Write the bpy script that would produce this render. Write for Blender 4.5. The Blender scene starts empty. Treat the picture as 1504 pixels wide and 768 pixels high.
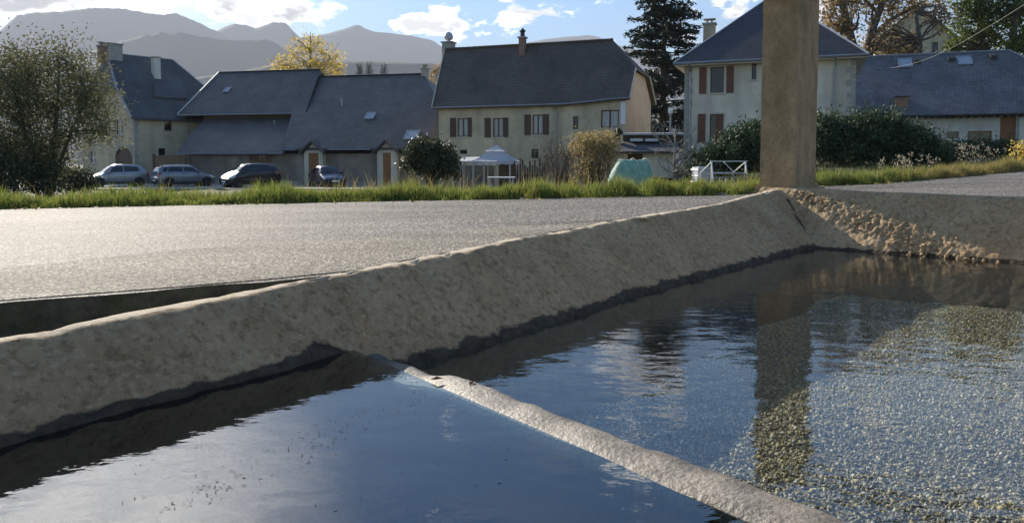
import bpy, bmesh, math, random
import numpy as np
from mathutils import Vector, Matrix, noise
R = math.radians
random.seed(7)
rng = np.random.default_rng(7)
S = bpy.context.scene
COL = S.collection

# ---------------------------------------------------------------- camera, sky, sun, exposure
CZ = 1.75                      # eye height in metres; the car park is about z = 0
F = 1080.0                     # focal length in photograph pixels
PITCH = math.atan(64 / F)
cam = bpy.data.objects.new('camera', bpy.data.cameras.new('camera'))
COL.objects.link(cam)
cam.location = (0, 0, CZ)
cam.rotation_euler = (math.pi / 2 - PITCH, 0, 0)
cam.data.sensor_width = 36
cam.data.lens = 36 * F / 1504
cam.data.shift_y = -82 / 1504
cam.data.clip_start = 0.05
cam.data.clip_end = 30000
S.camera = cam

SUN_AZ, SUN_EL = -35.3, 26.4   # azimuth from the view direction (negative: to the left), elevation
sun = bpy.data.objects.new('sun', bpy.data.lights.new('sun', 'SUN'))
COL.objects.link(sun)
sun.data.energy = 5.0
sun.data.angle = R(0.5)
sun.data.color = (1.0, 0.90, 0.76)
sdir = Vector((math.sin(R(SUN_AZ)) * math.cos(R(SUN_EL)), math.cos(R(SUN_AZ)) * math.cos(R(SUN_EL)), math.sin(R(SUN_EL))))
sun.rotation_euler = sdir.to_track_quat('Z', 'Y').to_euler()
sun.location = (-40, 40, 40)

S.view_settings.view_transform = 'Standard'
S.view_settings.look = 'None'
S.view_settings.exposure = 1.5
S.view_settings.gamma = 1
S.view_settings.use_curve_mapping = False
S.render.engine = 'CYCLES'
S.cycles.use_denoising = True
S.cycles.max_bounces = 8
S.cycles.transparent_max_bounces = 24
S.cycles.volume_bounces = 0
S.cycles.sample_clamp_indirect = 4.0

W = bpy.data.worlds.new('World')
S.world = W
W.use_nodes = True
def build_world():
    nt = W.node_tree; nt.nodes.clear()
    N = nt.nodes.new; L = nt.links.new
    out = N('ShaderNodeOutputWorld'); bg = N('ShaderNodeBackground')
    sky = N('ShaderNodeTexSky'); sky.sky_type = 'NISHITA'
    sky.sun_disc = False; sky.sun_elevation = R(SUN_EL); sky.sun_rotation = R(SUN_AZ)
    sky.altitude = 400; sky.air_density = 1.0; sky.dust_density = 0.4; sky.ozone_density = 2.5
    tc = N('ShaderNodeTexCoord')
    def math_(op, a, b=None, clamp=False):
        n = N('ShaderNodeMath'); n.operation = op; n.use_clamp = clamp
        for i, v in enumerate((a, b)):
            if v is None: continue
            if isinstance(v, (int, float)): n.inputs[i].default_value = v
            else: L(v, n.inputs[i])
        return n.outputs[0]
    def ramp(v, a, b, c=0.0, d=1.0):
        n = N('ShaderNodeMapRange'); n.interpolation_type = 'SMOOTHSTEP'
        L(v, n.inputs[0])
        for i, q in enumerate((a, b, c, d)): n.inputs[1 + i].default_value = q
        return n.outputs[0]
    sep = N('ShaderNodeSeparateXYZ'); L(tc.outputs['Generated'], sep.inputs[0])
    el = sep.outputs['Z']
    az = math_('ARCTAN2', sep.outputs['X'], sep.outputs['Y'])
    mp = N('ShaderNodeMapping'); mp.inputs['Scale'].default_value = (1, 1, 2.1); mp.inputs['Location'].default_value = (0.37, 0.12, 0.05)
    L(tc.outputs['Generated'], mp.inputs[0])
    def fbm(scale, det, rough, off=(0, 0, 0)):
        ad = N('ShaderNodeVectorMath'); ad.operation = 'ADD'; ad.inputs[1].default_value = off
        L(mp.outputs[0], ad.inputs[0])
        n = N('ShaderNodeTexNoise'); n.inputs['Scale'].default_value = scale; n.inputs['Detail'].default_value = det
        n.inputs['Roughness'].default_value = rough
        L(ad.outputs[0], n.inputs['Vector']); return n.outputs['Fac']
    n1 = fbm(9.0, 9, 0.58)
    n2 = fbm(9.0, 9, 0.58, (-0.025, 0.02, 0.05))        # the same clouds seen a little towards the sun: their lit side
    # a bank of cumulus lies on the crest of the range, towards the sun; scattered small clouds elsewhere
    d1 = math_('SUBTRACT', el, 0.195); d1 = math_('MULTIPLY', d1, d1); bank = math_('POWER', 2.718, math_('MULTIPLY', d1, -1.0 / 0.0016))
    d2 = math_('SUBTRACT', az, -0.42); d2 = math_('MULTIPLY', d2, d2); bank = math_('MULTIPLY', bank, math_('POWER', 2.718, math_('MULTIPLY', d2, -1.0 / 0.07)))
    thr = math_('SUBTRACT', math_('ADD', 0.552, ramp(el, 0.235, 0.36, 0.0, 0.07)), math_('MULTIPLY', bank, 0.145))
    dens = math_('SUBTRACT', n1, thr)
    m = ramp(dens, 0.0, 0.055)
    lit = ramp(math_('SUBTRACT', n1, n2), -0.02, 0.05)
    thick = ramp(dens, 0.015, 0.11, 1.0, 0.30)
    # silver lining: clouds glow more towards the sun
    dt = N('ShaderNodeVectorMath'); dt.operation = 'DOT_PRODUCT'; dt.inputs[1].default_value = sdir
    L(tc.outputs['Generated'], dt.inputs[0])
    fwd = ramp(dt.outputs['Value'], 0.55, 1.0, 1.0, 2.6)
    b = math_('MULTIPLY', math_('ADD', math_('MULTIPLY', lit, 0.55), 0.45), thick)
    b = math_('MULTIPLY', b, fwd)
    b = math_('MULTIPLY', b, 11.0)
    cc = N('ShaderNodeVectorMath'); cc.operation = 'SCALE'; cc.inputs[0].default_value = (1.0, 0.985, 0.96); L(b, cc.inputs['Scale'])
    # a thin bright veil of high cloud spreads round the sun, streaked
    mp2 = N('ShaderNodeMapping'); mp2.inputs['Scale'].default_value = (1, 1, 3.5); mp2.inputs['Rotation'].default_value = (0.1, 0, 0.4); L(tc.outputs['Generated'], mp2.inputs[0])
    n3 = N('ShaderNodeTexNoise'); n3.inputs['Scale'].default_value = 5; n3.inputs['Detail'].default_value = 6; L(mp2.outputs[0], n3.inputs['Vector'])
    veil = math_('MULTIPLY', ramp(dt.outputs['Value'], 0.925, 1.0), ramp(n3.outputs['Fac'], 0.30, 0.62, 0.45, 1.0))
    wisps = math_('MULTIPLY', ramp(n3.outputs['Fac'], 0.53, 0.72), 0.15)
    veil = math_('MAXIMUM', veil, wisps)
    vb = math_('MULTIPLY', ramp(dt.outputs['Value'], 0.85, 1.0, 1.0, 4.2), 6.0)
    vc = N('ShaderNodeVectorMath'); vc.operation = 'SCALE'; vc.inputs[0].default_value = (1.0, 0.99, 0.97); L(vb, vc.inputs['Scale'])
    hs = N('ShaderNodeHueSaturation'); hs.inputs['Saturation'].default_value = 1.42; L(sky.outputs[0], hs.inputs['Color'])
    mv = N('ShaderNodeMixRGB'); L(veil, mv.inputs[0]); L(hs.outputs[0], mv.inputs[1]); L(vc.outputs[0], mv.inputs[2])
    mix = N('ShaderNodeMixRGB'); L(m, mix.inputs[0]); L(mv.outputs[0], mix.inputs[1]); L(cc.outputs[0], mix.inputs[2])
    L(mix.outputs[0], bg.inputs['Color']); bg.inputs['Strength'].default_value = 0.078
    L(bg.outputs[0], out.inputs['Surface'])
build_world()

# ---------------------------------------------------------------- helpers
def ray(px, py):
    """direction (per metre of depth) of the view ray through a photograph pixel, used to measure places"""
    u, v = (px - 752) / F, (py - 302) / F
    d = (u, math.cos(PITCH) - v * math.sin(PITCH), -math.sin(PITCH) - v * math.cos(PITCH))
    return Vector((d[0] / d[1], 1.0, d[2] / d[1]))
def at(px, py, Y):
    r = ray(px, py); return Vector((r.x * Y, Y, CZ + r.z * Y))
WD, ND = Vector((.6, .8)), Vector((-.8, .6))     # along the long basin wall, and square to it (away from the eye)
def ab(a, b, z=0.0): return Vector((a * .6 - b * .8, a * .8 + b * .6, z))
def road_rel(x, y): return -.80 + .0265 * (.6 * (x + 1.9) + .8 * (y - 2.74))
def road_z(x, y): return CZ + road_rel(x, y)
def on_road(px, py):
    r = ray(px, py); k = .0265
    t = (-.80 + k * (.6 * 1.9 - .8 * 2.74)) / (r.z - k * (.6 * r.x + .8))
    return Vector((r.x * t, t))
def sst(x, a, b):
    t = np.clip((np.asarray(x, dtype=float) - a) / (b - a), 0, 1); return t * t * (3 - 2 * t)

EDGE_PX = [(0, 308), (150, 304.5), (300, 301.5), (450, 298.5), (600, 295.5), (750, 293), (900, 290), (1080, 287), (1196, 274.5), (1297, 270), (1395, 262), (1504, 252)]
EDGE = [on_road(*p) for p in EDGE_PX]
EDGE = [Vector((-70, EDGE[0].y - 4)), Vector((-25, EDGE[0].y - 1.0))] + EDGE + [EDGE[-1] + Vector((9, 7)), EDGE[-1] + Vector((60, 40))]
EX = np.array([e.x for e in EDGE]); EY = np.array([e.y for e in EDGE])
def edge_y(x): return np.interp(x, EX, EY)
def ground_rel(x, y):
    x = np.asarray(x, dtype=float); y = np.asarray(y, dtype=float)
    u = x / np.maximum(y, 5)
    rr = road_rel(x, y) - .05
    d = y - edge_y(x)                                   # metres beyond the verge line
    left = -1.80 + 0.0 * y
    right = -.75 + .05 * (y - 17)
    right = np.minimum(right, 1.6)
    w = sst(u, .12, .36)
    far = left * (1 - w) + right * w
    k = sst(d, .55, 9.0)
    g = (rr + .06 * sst(d, 0, .4)) * (1 - k) + far * k
    a = .6 * x + .8 * y; b = -.8 * x + .6 * y
    pool = (1 - sst(b, 3.62, 3.75)) * (1 - sst(a, 11.95, 12.1)) * sst(b, -3.6, -3.2) * sst(a, -9, -8.6)
    gut = (1 - sst(a, 3.2, 3.8)) * (1 - sst(b, 7.5, 8.5)) * sst(b, 3.4, 3.5) * sst(a, -9, -8.6)
    dip = np.maximum(pool, gut)
    g = np.where(d < 0, np.maximum(rr, -1.6), g)
    g = g * (1 - dip) + (-2.3) * dip
    r = np.hypot(x, y)
    g = g - 6.0 * sst(r, 90, 600) * (y > 0)
    return g
def gz(x, y): return CZ + float(ground_rel(x, y))

def link(o, parent=None):
    COL.objects.link(o)
    if parent is not None: o.parent = parent
    return o
def tag(o, label=None, cat=None, group=None, kind=None):
    if label: o['label'] = label
    if cat: o['category'] = cat
    if group: o['group'] = group
    if kind: o['kind'] = kind
    return o
def thing(name, label, cat, loc=(0, 0, 0), rz=0.0, group=None):
    o = bpy.data.objects.new(name, None); o.empty_display_size = .2
    o.location = loc; o.rotation_euler = (0, 0, rz)
    return tag(link(o), label, cat, group)
def copy_tree(o, parent=None):
    c = o.copy(); link(c); c.parent = parent
    for ch in list(o.children): copy_tree(ch, c)
    return c
class MB:
    def __init__(s): s.v, s.f, s.m = [], [], []
    def add(s, vs, fs, mi=0):
        k = len(s.v); s.v += [tuple(v) for v in vs]
        for f in fs: s.f.append([i + k for i in f]); s.m.append(mi)
        return s
    def box(s, x0, x1, y0, y1, z0, z1, mi=0):
        vs = [(x0, y0, z0), (x1, y0, z0), (x1, y1, z0), (x0, y1, z0), (x0, y0, z1), (x1, y0, z1), (x1, y1, z1), (x0, y1, z1)]
        return s.add(vs, [(3, 2, 1, 0), (4, 5, 6, 7), (0, 1, 5, 4), (1, 2, 6, 5), (2, 3, 7, 6), (3, 0, 4, 7)], mi)
    def bar(s, p, q, w, h=None, mi=0):
        """square bar between two points"""
        p, q = Vector(p), Vector(q); h = h or w; d = (q - p).normalized()
        up = Vector((0, 0, 1)) if abs(d.z) < .95 else Vector((1, 0, 0))
        sx = d.cross(up).normalized() * w / 2; sz = sx.cross(d).normalized() * h / 2
        vs = [p - sx - sz, p + sx - sz, p + sx + sz, p - sx + sz, q - sx - sz, q + sx - sz, q + sx + sz, q - sx + sz]
        return s.add(vs, [(0, 1, 2, 3), (7, 6, 5, 4), (0, 4, 5, 1), (1, 5, 6, 2), (2, 6, 7, 3), (3, 7, 4, 0)], mi)
    def tube(s, pts, rad, n=7, mi=0, cap=True):
        pts = [Vector(p) for p in pts]
        if isinstance(rad, (int, float)): rad = [rad] * len(pts)
        vs = []
        for i, p in enumerate(pts):
            d = (pts[min(i + 1, len(pts) - 1)] - pts[max(i - 1, 0)]).normalized()
            up = Vector((0, 0, 1)) if abs(d.z) < .9 else Vector((1, 0, 0))
            a = d.cross(up).normalized(); b = a.cross(d)
            for k in range(n):
                t = 2 * math.pi * k / n; vs.append(p + (a * math.cos(t) + b * math.sin(t)) * rad[i])
        fs = [(i * n + k, i * n + (k + 1) % n, (i + 1) * n + (k + 1) % n, (i + 1) * n + k) for i in range(len(pts) - 1) for k in range(n)]
        if cap: fs += [tuple(range(n - 1, -1, -1)), tuple(range((len(pts) - 1) * n, len(pts) * n))]
        return s.add(vs, fs, mi)
    def lathe(s, prof, c=(0, 0, 0), n=14, mi=0):
        """profile of (r, z) round the z axis"""
        vs = [(c[0] + r * math.cos(2 * math.pi * k / n), c[1] + r * math.sin(2 * math.pi * k / n), c[2] + z) for r, z in prof for k in range(n)]
        fs = [(i * n + k, i * n + (k + 1) % n, (i + 1) * n + (k + 1) % n, (i + 1) * n + k) for i in range(len(prof) - 1) for k in range(n)]
        fs += [tuple(range(n - 1, -1, -1)), tuple(range((len(prof) - 1) * n, len(prof) * n))]
        return s.add(vs, fs, mi)
    def slab(s, pts, t, mi=0):
        """polygon with thickness t hanging below it"""
        n = len(pts); vs = [tuple(p) for p in pts] + [(p[0], p[1], p[2] - t) for p in pts]
        fs = [tuple(range(n)), tuple(range(2 * n - 1, n - 1, -1))] + [(i, i + n, (i + 1) % n + n, (i + 1) % n) for i in range(n)]
        return s.add(vs, fs, mi)
    def obj(s, name, mats, parent=None, smooth=False, loc=None):
        me = bpy.data.meshes.new(name); me.from_pydata(s.v, [], s.f)
        for m in (mats if isinstance(mats, (list, tuple)) else [mats]): me.materials.append(m)
        if any(s.m): me.polygons.foreach_set('material_index', s.m)
        if smooth: me.polygons.foreach_set('use_smooth', [True] * len(me.polygons))
        me.update()
        o = bpy.data.objects.new(name, me); link(o, parent)
        if loc is not None: o.location = loc
        return o
def np_mesh(name, V, Fc, mats, parent=None, smooth=False):
    """mesh from arrays: V (n,3), Fc (m,k) of one face size"""
    me = bpy.data.meshes.new(name); V = np.ascontiguousarray(V, dtype=np.float32); Fc = np.ascontiguousarray(Fc, dtype=np.int32)
    k = Fc.shape[1]
    me.vertices.add(len(V)); me.vertices.foreach_set('co', V.ravel())
    me.loops.add(Fc.size); me.loops.foreach_set('vertex_index', Fc.ravel())
    me.polygons.add(len(Fc)); me.polygons.foreach_set('loop_start', np.arange(0, Fc.size, k, dtype=np.int32))
    try: me.polygons.foreach_set('loop_total', np.full(len(Fc), k, dtype=np.int32))
    except Exception: pass
    if smooth: me.polygons.foreach_set('use_smooth', np.ones(len(Fc), dtype=bool))
    me.materials.append(mats); me.update(calc_edges=True); me.validate()
    return link(bpy.data.objects.new(name, me), parent)
def grid_mesh(name, P, mat, parent=None, smooth=True):
    """P (rows, cols, 3)"""
    r, c = P.shape[:2]; i = np.arange(r * c).reshape(r, c)
    Fc = np.stack([i[:-1, :-1], i[:-1, 1:], i[1:, 1:], i[1:, :-1]], -1).reshape(-1, 4)
    return np_mesh(name, P.reshape(-1, 3), Fc, mat, parent, smooth)

# ---------------------------------------------------------------- materials
MATS = {}
def material(name, c1, c2=None, rough=.8, scale=8.0, detail=6, bump=0.0, bscale=None, spec=.3, c3=None, s3=40.0, stretch=(1, 1, 1), metal=0.0, coords='Object', trans=0.0, island=False, w3=.5, coat=0.0, bdist=.02, lo=.35, hi=.65):
    """base colour from two noises (c1..c2, then flecks of c3) with a noise bump"""
    m = bpy.data.materials.new(name); m.use_nodes = True; nt = m.node_tree
    N = nt.nodes.new; L = nt.links.new
    bs = nt.nodes['Principled BSDF']; bs.inputs['Roughness'].default_value = rough
    bs.inputs['Metallic'].default_value = metal
    bs.inputs['Specular IOR Level'].default_value = spec
    bs.inputs['Coat Weight'].default_value = coat
    tc = N('ShaderNodeTexCoord'); mp = N('ShaderNodeMapping'); mp.inputs['Scale'].default_value = stretch
    L(tc.outputs[coords], mp.inputs[0])
    def nz(sc, det=detail):
        n = N('ShaderNodeTexNoise'); n.inputs['Scale'].default_value = sc; n.inputs['Detail'].default_value = det
        n.inputs['Roughness'].default_value = .6; L(mp.outputs[0], n.inputs['Vector']); return n.outputs['Fac']
    col = None
    if c2 is None: bs.inputs['Base Color'].default_value = (*c1, 1)
    else:
        if island:
            g = N('ShaderNodeNewGeometry'); fac = g.outputs['Random Per Island']
        else:
            mr = N('ShaderNodeMapRange'); mr.inputs[1].default_value = lo; mr.inputs[2].default_value = hi
            L(nz(scale), mr.inputs[0]); fac = mr.outputs[0]
        mx = N('ShaderNodeMixRGB'); mx.inputs[1].default_value = (*c1, 1); mx.inputs[2].default_value = (*c2, 1); L(fac, mx.inputs[0])
        col = mx.outputs[0]
        if c3 is not None:
            mr = N('ShaderNodeMapRange'); mr.inputs[1].default_value = .5; mr.inputs[2].default_value = .7; mr.inputs[4].default_value = w3
            L(nz(s3), mr.inputs[0])
            m2 = N('ShaderNodeMixRGB'); m2.inputs[2].default_value = (*c3, 1); L(col, m2.inputs[1]); L(mr.outputs[0], m2.inputs[0]); col = m2.outputs[0]
        L(col, bs.inputs['Base Color'])
    if bump:
        b = N('ShaderNodeBump'); b.inputs['Strength'].default_value = bump; b.inputs['Distance'].default_value = bdist
        L(nz(bscale or scale * 4), b.inputs['Height']); L(b.outputs[0], bs.inputs['Normal'])
    if trans:
        out = nt.nodes['Material Output']; tr = N('ShaderNodeBsdfTranslucent'); ms = N('ShaderNodeMixShader'); ms.inputs[0].default_value = trans
        if col is not None: L(col, tr.inputs['Color'])
        else: tr.inputs['Color'].default_value = (*c1, 1)
        L(bs.outputs[0], ms.inputs[1]); L(tr.outputs[0], ms.inputs[2]); L(ms.outputs[0], out.inputs['Surface'])
    MATS[name] = m
    return m
def blotch(m, stretch, lo, hi, sc=1.0):
    """broad worn and stained patches over a material's colour"""
    nt = m.node_tree; bs = nt.nodes['Principled BSDF']; src = bs.inputs['Base Color'].links[0].from_socket
    tc = nt.nodes.new('ShaderNodeTexCoord'); mp = nt.nodes.new('ShaderNodeMapping'); mp.inputs['Scale'].default_value = stretch; nt.links.new(tc.outputs['Object'], mp.inputs[0])
    n = nt.nodes.new('ShaderNodeTexNoise'); n.inputs['Scale'].default_value = sc; n.inputs['Detail'].default_value = 5; nt.links.new(mp.outputs[0], n.inputs['Vector'])
    r = nt.nodes.new('ShaderNodeMapRange'); r.inputs[1].default_value = .35; r.inputs[2].default_value = .65; r.inputs[3].default_value = lo; r.inputs[4].default_value = hi; nt.links.new(n.outputs['Fac'], r.inputs[0])
    v = nt.nodes.new('ShaderNodeVectorMath'); v.operation = 'SCALE'; nt.links.new(src, v.inputs[0]); nt.links.new(r.outputs[0], v.inputs['Scale']); nt.links.new(v.outputs[0], bs.inputs['Base Color'])
M = material
def tarmac(name, c0, c1, c2, sc, rough, spec, tint=(.35, 1.4, 1), lo=.74, hi=1.18):
    """aggregate: every stone of the surface its own grey, dark binder between, worn along the road"""
    m = bpy.data.materials.new(name); m.use_nodes = True; nt = m.node_tree; N = nt.nodes.new; L = nt.links.new
    bs = nt.nodes['Principled BSDF']; bs.inputs['Roughness'].default_value = rough; bs.inputs['Specular IOR Level'].default_value = spec
    tc = N('ShaderNodeTexCoord'); v = N('ShaderNodeTexVoronoi'); v.inputs['Scale'].default_value = sc; L(tc.outputs['Object'], v.inputs['Vector'])
    sp = N('ShaderNodeSeparateColor'); L(v.outputs['Color'], sp.inputs[0]); cr = N('ShaderNodeValToRGB'); L(sp.outputs[0], cr.inputs[0])
    e = cr.color_ramp; e.elements[0].color = (*c0, 1); e.elements[1].color = (*c2, 1); k = e.elements.new(.6); k.color = (*c1, 1)
    L(cr.outputs[0], bs.inputs['Base Color'])
    v2 = N('ShaderNodeTexNoise'); v2.inputs['Scale'].default_value = sc * .35; v2.inputs['Detail'].default_value = 3; L(tc.outputs['Object'], v2.inputs['Vector'])
    h = N('ShaderNodeMath'); h.operation = 'SUBTRACT'; L(v2.outputs['Fac'], h.inputs[0]); L(v.outputs['Distance'], h.inputs[1])
    b = N('ShaderNodeBump'); b.inputs['Strength'].default_value = .8; b.inputs['Distance'].default_value = .008; L(h.outputs[0], b.inputs['Height']); L(b.outputs[0], bs.inputs['Normal'])
    MATS[name] = m; blotch(m, tint, lo, hi, 1.1); return m
tarmac('asphalt', (.022, .020, .018), (.10, .092, .082), (.36, .33, .28), 62, .78, .20)
tarmac('old_tarmac', (.045, .040, .032), (.155, .138, .108), (.42, .38, .31), 70, .85, .2)
M('mossy_concrete', (.035, .036, .028), (.09, .085, .06), rough=.95, scale=9, bump=.8, bscale=30, c3=(.05, .075, .02), s3=6, w3=.6)
M('pillar_concrete', (.28, .19, .10), (.42, .30, .165), rough=.9, scale=4, bump=.9, bscale=55, c3=(.17, .125, .075), s3=26, stretch=(1, 1, .7), bdist=.012, w3=.7)
blotch(MATS['pillar_concrete'], (1.5, 1.5, .35), .78, 1.12, 1.6)
M('ground', (.040, .050, .022), (.10, .085, .05), rough=.95, scale=.6, bump=.6, bscale=8, c3=(.06, .08, .025), s3=3)
M('parking_gravel', (.24, .225, .20), (.34, .32, .285), rough=.9, scale=2, bump=.5, bscale=30)
M('soil', (.05, .04, .028), (.095, .08, .055), rough=.95, scale=3, bump=.8, bscale=14, c3=(.05, .07, .025), s3=5)
M('grass', (.085, .125, .022), (.25, .285, .06), rough=.55, island=True, trans=.45, spec=.3)
M('dry_grass', (.20, .15, .05), (.36, .27, .11), rough=.7, island=True, trans=.4)
M('seed_head', (.30, .26, .18), (.50, .46, .36), rough=.8, island=True, trans=.4)
M('laurel_leaf', (.028, .048, .022), (.07, .10, .045), rough=.65, island=True, trans=.15, spec=.2)
M('dark_leaf', (.034, .046, .020), (.08, .092, .040), rough=.6, island=True, trans=.2)
M('olive_leaf', (.105, .108, .05), (.19, .18, .085), rough=.7, island=True, trans=.32, spec=.15)
M('cedar_leaf', (.012, .026, .017), (.034, .055, .034), rough=.6, island=True, trans=.1)
M('yellow_leaf', (.44, .33, .06), (.66, .50, .13), rough=.6, island=True, trans=.45)
M('autumn_leaf', (.17, .11, .045), (.40, .29, .13), rough=.6, island=True, trans=.4)
M('green_leaf', (.045, .075, .016), (.15, .19, .035), rough=.55, island=True, trans=.4)
M('shrub_leaf', (.20, .15, .07), (.38, .30, .13), rough=.7, island=True, trans=.35)
M('bark', (.055, .045, .035), (.13, .11, .085), rough=.95, scale=6, bump=.8, bscale=18, stretch=(1, 1, .3))
M('pale_bark', (.16, .145, .12), (.28, .26, .22), rough=.95, scale=6, bump=.6, bscale=18)
M('twig', (.11, .085, .06), (.20, .16, .12), rough=.9, scale=4)
M('cream_render', (.46, .39, .255), (.54, .465, .32), rough=.92, scale=1.2, bump=.4, bscale=30, c3=(.36, .30, .20), s3=2.2, w3=.5)
M('lit_gable_render', (.60, .505, .38), (.68, .58, .45), rough=.92, scale=1.2, bump=.3, bscale=30, c3=(.52, .43, .32), s3=2.2, w3=.4)  # cream render made paler: the gable's brighter light is put into the colour
M('grey_render', (.58, .515, .39), (.66, .595, .465), rough=.92, scale=1.3, bump=.4, bscale=26, c3=(.50, .445, .335), s3=2.5, w3=.45)
M('pale_render', (.60, .57, .48), (.68, .65, .56), rough=.92, scale=1.3, bump=.3, bscale=26, c3=(.40, .37, .29), s3=2.5, w3=.4)
M('barn_render', (.20, .17, .13), (.28, .245, .195), rough=.95, scale=.9, bump=.5, bscale=18, c3=(.15, .13, .10), s3=2.0, w3=.6)
M('quoin_stone', (.30, .28, .235), (.42, .39, .33), rough=.9, scale=3, bump=.5, bscale=18, c3=(.24, .22, .185), s3=6)
M('window_trim', (.50, .45, .35), (.58, .53, .42), rough=.85, scale=4)
M('brown_shutter', (.075, .045, .032), (.11, .065, .045), rough=.6, scale=3, stretch=(6, 6, 1))
M('red_shutter', (.14, .058, .036), (.18, .076, .048), rough=.6, scale=3, stretch=(6, 6, 1))
M('door_wood', (.22, .10, .035), (.30, .145, .055), rough=.6, scale=3, stretch=(8, 8, .6), bump=.2)
M('old_wood', (.13, .085, .055), (.21, .14, .09), rough=.85, scale=3, stretch=(8, 8, .6), bump=.4)
M('beam_wood', (.08, .055, .035), (.14, .095, .06), rough=.85, scale=3, stretch=(4, 4, 4), bump=.4)
M('white_paint', (.70, .70, .68), (.78, .78, .76), rough=.5, scale=5)
M('pale_curtain', (.30, .30, .28), (.42, .42, .39), rough=.25, scale=3, stretch=(6, 1, .4), spec=.6)
M('window_glass', (.012, .014, .016), rough=.06, spec=.6)
M('car_glass', (.012, .015, .018), rough=.03, spec=.7)
M('zinc', (.26, .27, .28), (.34, .35, .36), rough=.45, scale=5, metal=.7)
M('dark_metal', (.03, .03, .03), (.05, .05, .05), rough=.5, scale=5, metal=.4)
M('galvanised', (.42, .43, .43), (.52, .53, .52), rough=.5, scale=9, metal=.35)
M('brick', (.20, .12, .085), (.28, .17, .12), rough=.9, scale=4, bump=.4)
M('rubber', (.012, .012, .012), (.022, .021, .02), rough=.85, scale=10)
M('tank_plastic', (.62, .63, .62), (.72, .73, .72), rough=.5, scale=3, trans=.3)
M('teal_net', (.17, .33, .26), (.25, .42, .345), rough=.6, scale=6, bump=.8, bscale=22, trans=.35, c3=(.45, .56, .53), s3=5, w3=.6)
M('canvas', (.50, .52, .55), (.60, .62, .65), rough=.65, scale=4, trans=.35)
M('blue_plastic', (.10, .14, .35), (.13, .18, .42), rough=.5, scale=4)
M('silver_paint', (.26, .265, .27), (.28, .285, .29), rough=.3, scale=2, metal=.55, coat=.8)
M('grey_paint', (.19, .20, .215), (.21, .22, .235), rough=.3, scale=2, metal=.55, coat=.8)
M('black_paint', (.014, .015, .018), (.018, .019, .022), rough=.3, scale=2, metal=.3, coat=.9)
M('navy_paint', (.016, .020, .030), (.020, .025, .036), rough=.3, scale=2, metal=.3, coat=.9)
M('plastic_black', (.02, .02, .02), (.03, .03, .03), rough=.6, scale=6)
M('lamp_clear', (.70, .70, .68), rough=.15, spec=.6)
M('lamp_red', (.30, .015, .012), rough=.2, spec=.6)
M('lamp_white', (.85, .85, .82), rough=.35)
M('plate_white', (.72, .72, .70), rough=.5)
M('cable', (.30, .30, .29), rough=.6)
M('debris', (.012, .011, .008), (.03, .024, .014), rough=.9, island=True)
M('fallen_leaf', (.30, .18, .03), (.50, .36, .07), rough=.7, island=True)
M('leaf_brown', (.14, .075, .035), (.22, .13, .07), rough=.8, island=True)
M('hill_forest', (.018, .030, .018), (.050, .058, .032), rough=1, scale=.004, c3=(.10, .095, .075), s3=.0016, w3=.5, coords='Object')
M('valley_forest', (.030, .042, .026), (.06, .07, .045), rough=1, scale=.006, c3=(.16, .16, .14), s3=.02, w3=.5)

def slate(name, c1, c2, c3, row=.22, colw=.30):
    """slate or tile courses: brick pattern in the plane of the slope with a small stepped bump"""
    m = bpy.data.materials.new(name); m.use_nodes = True; nt = m.node_tree; N = nt.nodes.new; L = nt.links.new
    bs = nt.nodes['Principled BSDF']; bs.inputs['Roughness'].default_value = .62; bs.inputs['Specular IOR Level'].default_value = .4
    tc = N('ShaderNodeTexCoord'); sp = N('ShaderNodeSeparateXYZ'); L(tc.outputs['Object'], sp.inputs[0])
    ad = N('ShaderNodeMath'); ad.operation = 'ADD'; L(sp.outputs['X'], ad.inputs[0]); ad2 = N('ShaderNodeMath'); ad2.operation = 'MULTIPLY'; ad2.inputs[1].default_value = .37
    L(sp.outputs['Y'], ad2.inputs[0]); L(ad2.outputs[0], ad.inputs[1])
    cb = N('ShaderNodeCombineXYZ'); L(ad.outputs[0], cb.inputs['X']); L(sp.outputs['Z'], cb.inputs['Y'])
    br = N('ShaderNodeTexBrick'); L(cb.outputs[0], br.inputs['Vector']); br.inputs['Scale'].default_value = 1
    br.inputs['Brick Width'].default_value = colw; br.inputs['Row Height'].default_value = row; br.inputs['Mortar Size'].default_value = .012
    br.inputs['Color1'].default_value = (*c1, 1); br.inputs['Color2'].default_value = (*c2, 1); br.inputs['Mortar'].default_value = (*[c * .45 for c in c1], 1)
    br.inputs['Bias'].default_value = 0
    nz = N('ShaderNodeTexNoise'); nz.inputs['Scale'].default_value = .9; nz.inputs['Detail'].default_value = 7; L(tc.outputs['Object'], nz.inputs['Vector'])
    mr = N('ShaderNodeMapRange'); mr.inputs[1].default_value = .45; mr.inputs[2].default_value = .72; mr.inputs[4].default_value = .6; L(nz.outputs['Fac'], mr.inputs[0])
    mx = N('ShaderNodeMixRGB'); L(mr.outputs[0], mx.inputs[0]); L(br.outputs['Color'], mx.inputs[1]); mx.inputs[2].default_value = (*c3, 1)
    L(mx.outputs[0], bs.inputs['Base Color'])
    bp = N('ShaderNodeBump'); bp.inputs['Strength'].default_value = .5; bp.inputs['Distance'].default_value = .02; bp.invert = True
    L(br.outputs['Fac'], bp.inputs['Height']); L(bp.outputs[0], bs.inputs['Normal'])
    MATS[name] = m
slate('brown_tile', (.082, .062, .046), (.106, .082, .062), (.092, .071, .054))
slate('barn_slate', (.082, .075, .070), (.104, .096, .088), (.090, .083, .077))
slate('old_slate', (.068, .068, .068), (.092, .092, .090), (.10, .097, .092))
slate('blue_slate', (.038, .037, .040), (.050, .050, .055), (.043, .043, .046))
slate('grey_slate', (.098, .096, .097), (.150, .147, .147), (.118, .115, .114), row=.16, colw=.24)

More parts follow.
